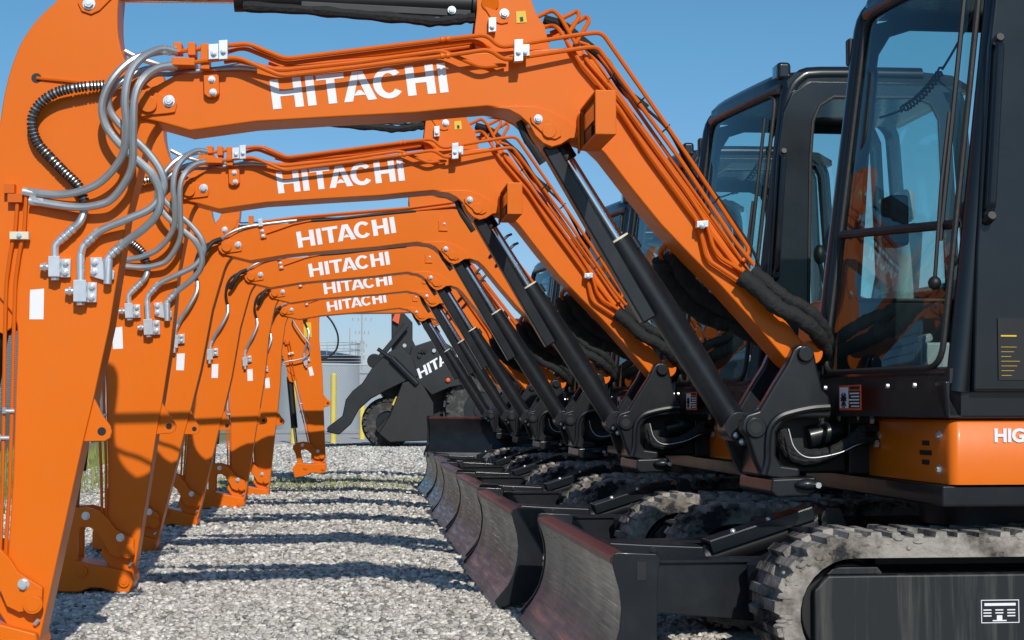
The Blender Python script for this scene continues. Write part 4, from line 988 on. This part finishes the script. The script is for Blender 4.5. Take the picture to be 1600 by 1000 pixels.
def stones():
    m, N, K, b = newmat('gravel_stone'); b.inputs['Roughness'].default_value = .9
    g = N.new('ShaderNodeNewGeometry'); cr = N.new('ShaderNodeValToRGB'); e = cr.color_ramp.elements
    e[0].position = 0; e[0].color = (.17,.16,.145,1); e[1].position = 1; e[1].color = (.84,.80,.73,1); x = e.new(.25); x.color = (.43,.405,.36,1); x = e.new(.75); x.color = (.59,.55,.495,1)
    K.new(g.outputs['Random Per Island'], cr.inputs[0]); K.new(cr.outputs[0], b.inputs['Base Color'])
    ph = (1+5**.5)/2
    iv = np.array([(-1,ph,0),(1,ph,0),(-1,-ph,0),(1,-ph,0),(0,-1,ph),(0,1,ph),(0,-1,-ph),(0,1,-ph),(ph,0,-1),(ph,0,1),(-ph,0,-1),(-ph,0,1)], float)/1.9
    fi = np.array([(0,11,5),(0,5,1),(0,1,7),(0,7,10),(0,10,11),(1,5,9),(5,11,4),(11,10,2),(10,7,6),(7,1,8),(3,9,4),(3,4,2),(3,2,6),(3,6,8),(3,8,9),(4,9,5),(2,4,11),(6,2,10),(8,6,7),(9,8,1)])
    sets = [(26000, 5.3, 8.6, -1.9, 1.6, .008, .019), (22000, 8.6, 13, -2.6, 1.8, .011, .023), (14000, 13, 22, -3.5, 1.8, .015, .028), (15000, 22, 44, -4, 3, .022, .04)]
    V, Fc, off = [], [], 0
    for n, y0, y1, x0, x1, s0, s1 in sets:
        y = rng.uniform(y0, y1, n); x = rng.uniform(x0, x1, n); s = rng.uniform(s0, s1, n)**1
        jit = rng.uniform(.7, 1.3, (n,12,1)); sc3 = np.stack([rng.uniform(.7,1.35,n), rng.uniform(.7,1.35,n), rng.uniform(.4,.8,n)], 1)
        A = rng.uniform(0, 2*np.pi, n); ca, sa = np.cos(A), np.sin(A)
        B = rng.uniform(-.5, .5, n); cb, sb = np.cos(B), np.sin(B)
        p = iv[None]*jit*sc3[:,None]*s[:,None,None]
        px = p[...,0]*cb[:,None]+p[...,2]*sb[:,None]; pz = -p[...,0]*sb[:,None]+p[...,2]*cb[:,None]; py = p[...,1]
        qx = px*ca[:,None]-py*sa[:,None]; qy = px*sa[:,None]+py*ca[:,None]
        P3 = np.stack([qx+x[:,None], qy+y[:,None], pz+(s*rng.uniform(.1,.6,n))[:,None]], -1).reshape(-1,3)
        V.append(P3); Fc.append((fi[None]+(np.arange(n)*12)[:,None,None]+off).reshape(-1,3)); off += n*12
    V = np.concatenate(V); Fc = np.concatenate(Fc)
    me = bpy.data.meshes.new('gravel'); me.vertices.add(len(V)); me.vertices.foreach_set('co', V.ravel())
    me.loops.add(Fc.size); me.loops.foreach_set('vertex_index', Fc.ravel().astype(np.int32))
    me.polygons.add(len(Fc)); me.polygons.foreach_set('loop_start', np.arange(0, Fc.size, 3, dtype=np.int32)); me.polygons.foreach_set('loop_total', np.full(len(Fc), 3, np.int32))
    me.update(calc_edges=True); me.materials.append(m)
    o = bpy.data.objects.new('gravel', me); C.objects.link(o); tag(o, 'loose pale grey crushed gravel covering the lane', 'gravel', kind='stuff')
stones()
def grass():
    M['grass'] = paint('grass_blade', (.26,.29,.08), .8, var=.5, scale=2)
    mb = MB()
    for i in range(9800):
        if i < 5200: x = random.uniform(-9, -2.9); y = random.uniform(12, 36)
        else: x = random.gauss(-.9, 1.5); y = random.choice((19.7, 21.3))+random.gauss(0, .7)
        h = random.uniform(.02, .06) if i >= 5200 else random.uniform(.05,.28); a = random.uniform(0, math.pi); dx, dy = math.cos(a)*.012, math.sin(a)*.012
        lx, ly = random.uniform(-.05,.05), random.uniform(-.05,.05)
        mb.add([(x-dx,y-dy,0),(x+dx,y+dy,0),(x+lx,y+ly,h)], [[0,1,2]])
    o = mb.build('grass', 'grass'); tag(o, 'rough green and straw coloured grass along the fence and across the lane', 'grass', kind='stuff')
grass()

# ================================================================ things behind
def prism_at(mb, pts, Y, y0, y1): return mb.prism([((q := P(a,b,Y)).x, q.z) for a,b in pts], Y+y0, Y+y1)
# black wheel loader
YL = 42.0
def loader():
    base = P(690, 697, YL); root = empty('wheel_loader', (base.x, YL, 0)); OFF[root.name] = Vector((base.x, YL, 0))
    tag(root, 'black wheel loader with white lettering on its lift arm, parked beyond the excavators', 'wheel loader')
    off = Vector((base.x, YL, 0))
    def part(mb, nm, mat, bevel=.02, par=None):
        mb.v = [(v[0]-off.x, v[1]-off.y, v[2]) for v in mb.v]; o = mb.build(nm, mat, None, bevel=bevel); o.parent = par or root; return o
    g = 'grey_loader'
    m = MB(); prism_at(m, [(511,668),(535,650),(540,625),(550,612),(565,600),(580,577),(605,553),(622,545),(640,560),(650,590),(625,600),(600,612),(578,624),(560,640),(548,662),(530,678),(515,675)], YL, -1.55, -1.45)
    prism_at(m, [(511,668),(535,650),(540,625),(550,612),(565,600),(580,577),(605,553),(622,545),(640,560),(620,565),(590,592),(560,622),(548,650),(530,664),(515,672)], YL, -1.45, 1.45)
    bk = part(m, 'bucket', g, .03)
    m = MB(); prism_at(m, [(650,592),(672,630),(672,686),(606,689),(590,676),(607,648),(625,600)], YL, -1.6, -1.3); part(m, 'stay_plate', 'black', .02)
    m = MB(); prism_at(m, [(511,674),(515,666),(545,650),(552,655),(530,678)], YL, -1.3, 1.3); part(m, 'bucket_edge', 'black', .01)
    m = MB(); prism_at(m, [(612,490),(618,482),(627,486),(644,505),(644,532),(652,548),(650,575),(622,580),(612,556)], YL, -.3, .3); tl = part(m, 'tilt_link', g)
    m = MB(); prism_at(m, [(612,502),(620,482),(626,484),(622,508)], YL, -.42, -.36); part(m, 'lamp', 'decal_orange', .01)
    m = MB(); a, b = P(636,507,YL-.5), P(588,565,YL-.5); m.beam(a, b, .1, .14); m.cyl(P(585,564,YL-.8), P(585,564,YL+.6), .19, n=18); a, b = P(585,562,YL-.5), P(640,602,YL-.5); m.beam(a, b, .12, .2); part(m, 'link_rod', g)
    for yy in (-1.35,1.17):
        m = MB(); prism_at(m, [(640,545),(680,532),(712,552),(735,575),(730,600),(698,606),(670,618),(650,597),(636,640),(626,662),(610,677),(596,682),(585,670),(607,648),(625,600)], YL, yy, yy+.18); la = part(m, 'lift_arm', g)
        if yy < 0:
            t = MB(); F2 = lambda px,py,y: P(px,py,YL+yy-.01)
            for poly in letters(None):
                pts = []
                for u,v in poly:
                    px = 656+76*u-5*v; py = 592-44*u-15*v; q = P(px,py,YL+yy-.004); pts.append((q.x,q.z))
                t.prism(pts, YL+yy-.012, YL+yy-.003)
            part(t, 'lettering', 'white', 0)
            t = MB(); prism_at(t, [(610,632),(616,620),(623,622),(616,637)], YL, yy-.01, yy-.003); part(t, 'caution_decal', 'yellow', 0)
    m = MB(); prism_at(m, [(640,560),(760,545),(900,550),(900,660),(690,664),(668,688),(612,690),(606,650)], YL, -.5, .6); body = part(m, 'body', 'black', .05)
    m = MB(); prism_at(m, [(588,604),(640,575),(664,600),(664,645),(612,640)], YL, -.95, .95); part(m, 'front_frame', 'black', .03)
    m = MB(); prism_at(m, [(740,560),(800,548),(905,552),(905,640),(740,645)], YL, -.9, .9); part(m, 'engine_hood', g, .06)
    m = MB(); 
    for (a,b) in ((742,600),(825,600)): 
        for s in (-.55,.55): q = P(a,b,YL+s); q2 = P(a+2,508,YL+s); m.beam(q, q2, .09, .09, (0,1,0))
    prism_at(m, [(735,500),(830,500),(832,510),(733,510)], YL, -.7, .7); part(m, 'cab_frame', 'black', .02)
    for a,b in ((655,556),(678,548),(632,540),(612,668),(648,600)):
        q = P(a,b,YL-1.37); m = MB(); m.cyl(q, q+Vector((0,-.05,0)), .05, n=14); part(m, 'pivot_pin', 'galv' if b < 550 else g, .005)
    m = MB(); a, b = P(652,600,YL-1.62), P(612,560,YL-1.62); m.cyl(a, b, .09, n=14); m.cyl(b, P(590,545,YL-1.62), .05, n=10); part(m, 'bucket_cylinder', 'grey', .005)
    for k in range(3): m = MB(); m.tube(cat([P(655+k*4,552,YL-1.4), P(668+k*3,538,YL-1.2), P(690,536+k*2,YL-1.1), P(712,548,YL-1.1)]), .03, 6); part(m, 'hose', 'rubber', 0)
    m = MB(); q = P(700,594,YL-1.4); m.sphere(q, .06, sc_=(1,.6,1)); part(m, 'side_marker', 'decal_orange', 0)
    for (cx,cy,r,yy) in ((606,654,.62,-1.15),(606,654,.62,.75),(753,622,.95,-1.15),(753,622,.95,.65)):
        q = P(cx,cy,YL+yy); q.z = r+.0; mb = MB()
        n = 40; pr = [(0,r*.5),(0,r*.86),(.05,r*.97),(.12,r),(.38,r),(.45,r*.97),(.5,r*.86),(.5,r*.5)]
        vs = []; 
        for i in range(n):
            t = 2*math.pi*i/n
            for (yo,rr_) in pr: vs.append((q.x+rr_*math.cos(t), YL+yy+yo, q.z+rr_*math.sin(t)))
        k = len(pr); fs = [[i*k+j, i*k+j+1, ((i+1)%n)*k+j+1, ((i+1)%n)*k+j] for i in range(n) for j in range(k-1)]
        mb.add(vs, fs)
        for i in range(22):
            t = 2*math.pi*i/22
            for j,(yo,ro) in enumerate(((.0,.93),(.14,1.0),(.30,1.0),(.44,.95))):
                tt = t+(j % 2)*.14; c_ = Vector((q.x+ro*r*math.cos(tt), YL+yy+yo+.03, q.z+ro*r*math.sin(tt))); rad = Vector((math.cos(tt),0,math.sin(tt))); mb.beam(c_-rad*.03, c_+rad*.045, .16*.8, .13, (0,1,0))
        w_ = part(mb, 'wheel', 'tyre', 0)
        mb = MB(); mb.cyl((q.x,YL+yy+.06,q.z),(q.x,YL+yy+.44,q.z), r*.52, n=28); mb.cyl((q.x,YL+yy+.02,q.z),(q.x,YL+yy+.4,q.z), r*.22, n=20); part(mb, 'rim', 'grey', .01, w_)
M['grey_loader'] = paint('loader_black', (.006, .007, .008), .45, var=.4, scale=2)
loader()
def single(nm, mb, mat, Y, label, cat_, group=None, bevel=0):
    xs = [v[0] for v in mb.v]; ys = [v[1] for v in mb.v]; off = Vector(((min(xs)+max(xs))/2, (min(ys)+max(ys))/2, 0))
    o = mb.build(nm, mat, None, bevel=bevel, origin=off); tag(o, label, cat_, group); return o
# yellow bollards
for (px, top, Yb, lab) in ((459,566,46,'yellow bollard left of the upright orange arm, half hidden behind the excavators'),(521,585,46,'tall yellow bollard before the grey tank, between upright arm and loader bucket'),(566,602,52,'short yellow steel bollard beside the loader bucket, right of the tank')):
    q = P(px, 640, Yb); t = P(px, top, Yb).z; m = MB(); m.cyl((q.x,Yb,0),(q.x,Yb,t), .085*Yb/46, n=20); m.sphere((q.x,Yb,t), .085*Yb/46, n=20, m=8, sc_=(1,1,.5))
    single('bollard', m, 'bollard', Yb, lab, 'bollard', 'yellow bollards at the end of the lane')
# grey tank with railing
tk = MB(); q = P(500,640,75); cxT, rT = P(495,640,75).x, 2.0; zt = P(560,566,75).z
tk.cyl((cxT,77,0),(cxT,77,zt),rT,n=48)
tank = tk.build('storage_tank', 'tank', None, origin=Vector((cxT,77,0))); tag(tank, 'grey round storage tank with a railed top at the far end of the lane', 'tank')
m = MB(); m.cyl((cxT,77,zt),(cxT,77,zt+.35),rT+.06,n=48); m.cyl((cxT,77,zt+.35),(cxT,77,zt+.6),rT,.5,n=48); m.build('tank_roof', 'grey', tank)
m = MB()
for i in range(28): a = 2*math.pi*i/28; x, y = cxT+rT*math.cos(a), 77+rT*math.sin(a); m.cyl((x,y,zt+.3),(x,y,zt+.95),.012,n=6)
for hz in (.65,.95): m.tube([(cxT+rT*math.cos(2*math.pi*i/48),77+rT*math.sin(2*math.pi*i/48),zt+hz) for i in range(49)], .02, 5)
m.build('railing', 'galv', tank)
# fences
def fence(x0, y0, x1, y1, h, n, label, dens=.62):
    root = empty('chain_link_fence', (x0, y0, 0)); tag(root, label, 'fence')
    d = Vector((x1-x0, y1-y0, 0)); Lg = d.length
    m, N, K, b = newmat('fence_mesh'); b.inputs['Base Color'].default_value = (.24,.25,.26,1); b.inputs['Roughness'].default_value = .6
    tc = N.new('ShaderNodeNewGeometry'); mp = N.new('ShaderNodeSeparateXYZ'); K.new(tc.outputs['Position'], mp.inputs[0])
    s_ = N.new('ShaderNodeMath'); s_.operation = 'ADD'; K.new(mp.outputs[0], s_.inputs[0]); K.new(mp.outputs[1], s_.inputs[1])
    outs = []
    for sg in (1,-1):
        mm = N.new('ShaderNodeMath'); mm.operation = 'MULTIPLY_ADD'; K.new(mp.outputs[2], mm.inputs[0]); mm.inputs[1].default_value = sg; K.new(s_.outputs[0], mm.inputs[2])
        f_ = N.new('ShaderNodeMath'); f_.operation = 'MULTIPLY'; f_.inputs[1].default_value = 11; K.new(mm.outputs[0], f_.inputs[0])
        fr = N.new('ShaderNodeMath'); fr.operation = 'FRACT'; K.new(f_.outputs[0], fr.inputs[0])
        lt = N.new('ShaderNodeMath'); lt.operation = 'LESS_THAN'; lt.inputs[1].default_value = dens; K.new(fr.outputs[0], lt.inputs[0]); outs.append(lt)
    mxx = N.new('ShaderNodeMath'); mxx.operation = 'MAXIMUM'; K.new(outs[0].outputs[0], mxx.inputs[0]); K.new(outs[1].outputs[0], mxx.inputs[1]); K.new(mxx.outputs[0], b.inputs['Alpha'])
    me = MB(); me.add([(0,0,.05),(d.x,d.y,.05),(d.x,d.y,h),(0,0,h)], [[0,1,2,3]]); me.build('fence_mesh', m, root)
    rl = MB(); rl.cyl((0,0,h),(d.x,d.y,h),.025,n=8)
    for k in range(3): rl.cyl((0,0,h+.12+.12*k),(d.x,d.y,h+.12+.12*k),.008,n=5)
    rl.build('top_rail', 'galv', root)
    for i in range(n+1):
        p = d*(i/n); MB().cyl((p.x,p.y,0),(p.x,p.y,h+.4),.04,n=10).build('post', 'galv', root)
fence(-7.2, 10, -7.2, 62, 3.3, 17, 'long chain link fence along the grass on the left, behind the excavator arms')
fence(-7.2, 62, 14, 62, 2.7, 7, 'far chain link fence with barbed wire across the end of the lane', .25)
# low grey shed and poles
def shed():
    root = empty('storage_shed', (P(590,640,90).x, 90, 0)); tag(root, 'low pale grey metal shed behind the loader bucket', 'shed'); 
    m = MB(); m.box(-1.6,6,0,4,0,3.0); m.build('wall', 'tank', root)
    m = MB(); m.box(-1.7,6.1,-.1,4.1,3.0,3.15); m.build('roof', 'galv', root)
    m = MB(); m.box(0.2,1.4,-.03,0,0,2.2); m.build('door', 'galv', root)
shed()
def pole(px, top, Yp, r, arms, lab):
    x = P(px,640,Yp).x; t = P(px,top,Yp).z; root = empty('utility_pole', (x,Yp,0)); tag(root, lab, 'utility pole', 'utility poles beyond the lane')
    MB().cyl((0,0,0),(0,0,t),r,r*.6,n=10).build('pole', 'galv', root)
    m = MB()
    for (z, l) in arms: m.beam((-l,0,t-z),(l,0,t-z),.05,.05); [m.cyl((s*l*.9,0,t-z),(s*l*.9,0,t-z+.22),.035,n=8) for s in (-1,-.4,.4,1)]
    if arms: m.build('crossarm', 'galv', root)
pole(565, 488, 110, .09, ((.6,.7),(1.5,.5),(2.4,.35)), 'tallest thin utility pole with small crossarms, seen under the lowest boom')
pole(559, 536, 85, .10, ((.1,.35),(.5,.35),(.9,.35)), 'shorter utility pole carrying stacked insulators, just left of the tallest pole')
pole(546, 512, 80, .04, (), 'bare thin pole standing above the tank railing')
def poly_wire():
    pass
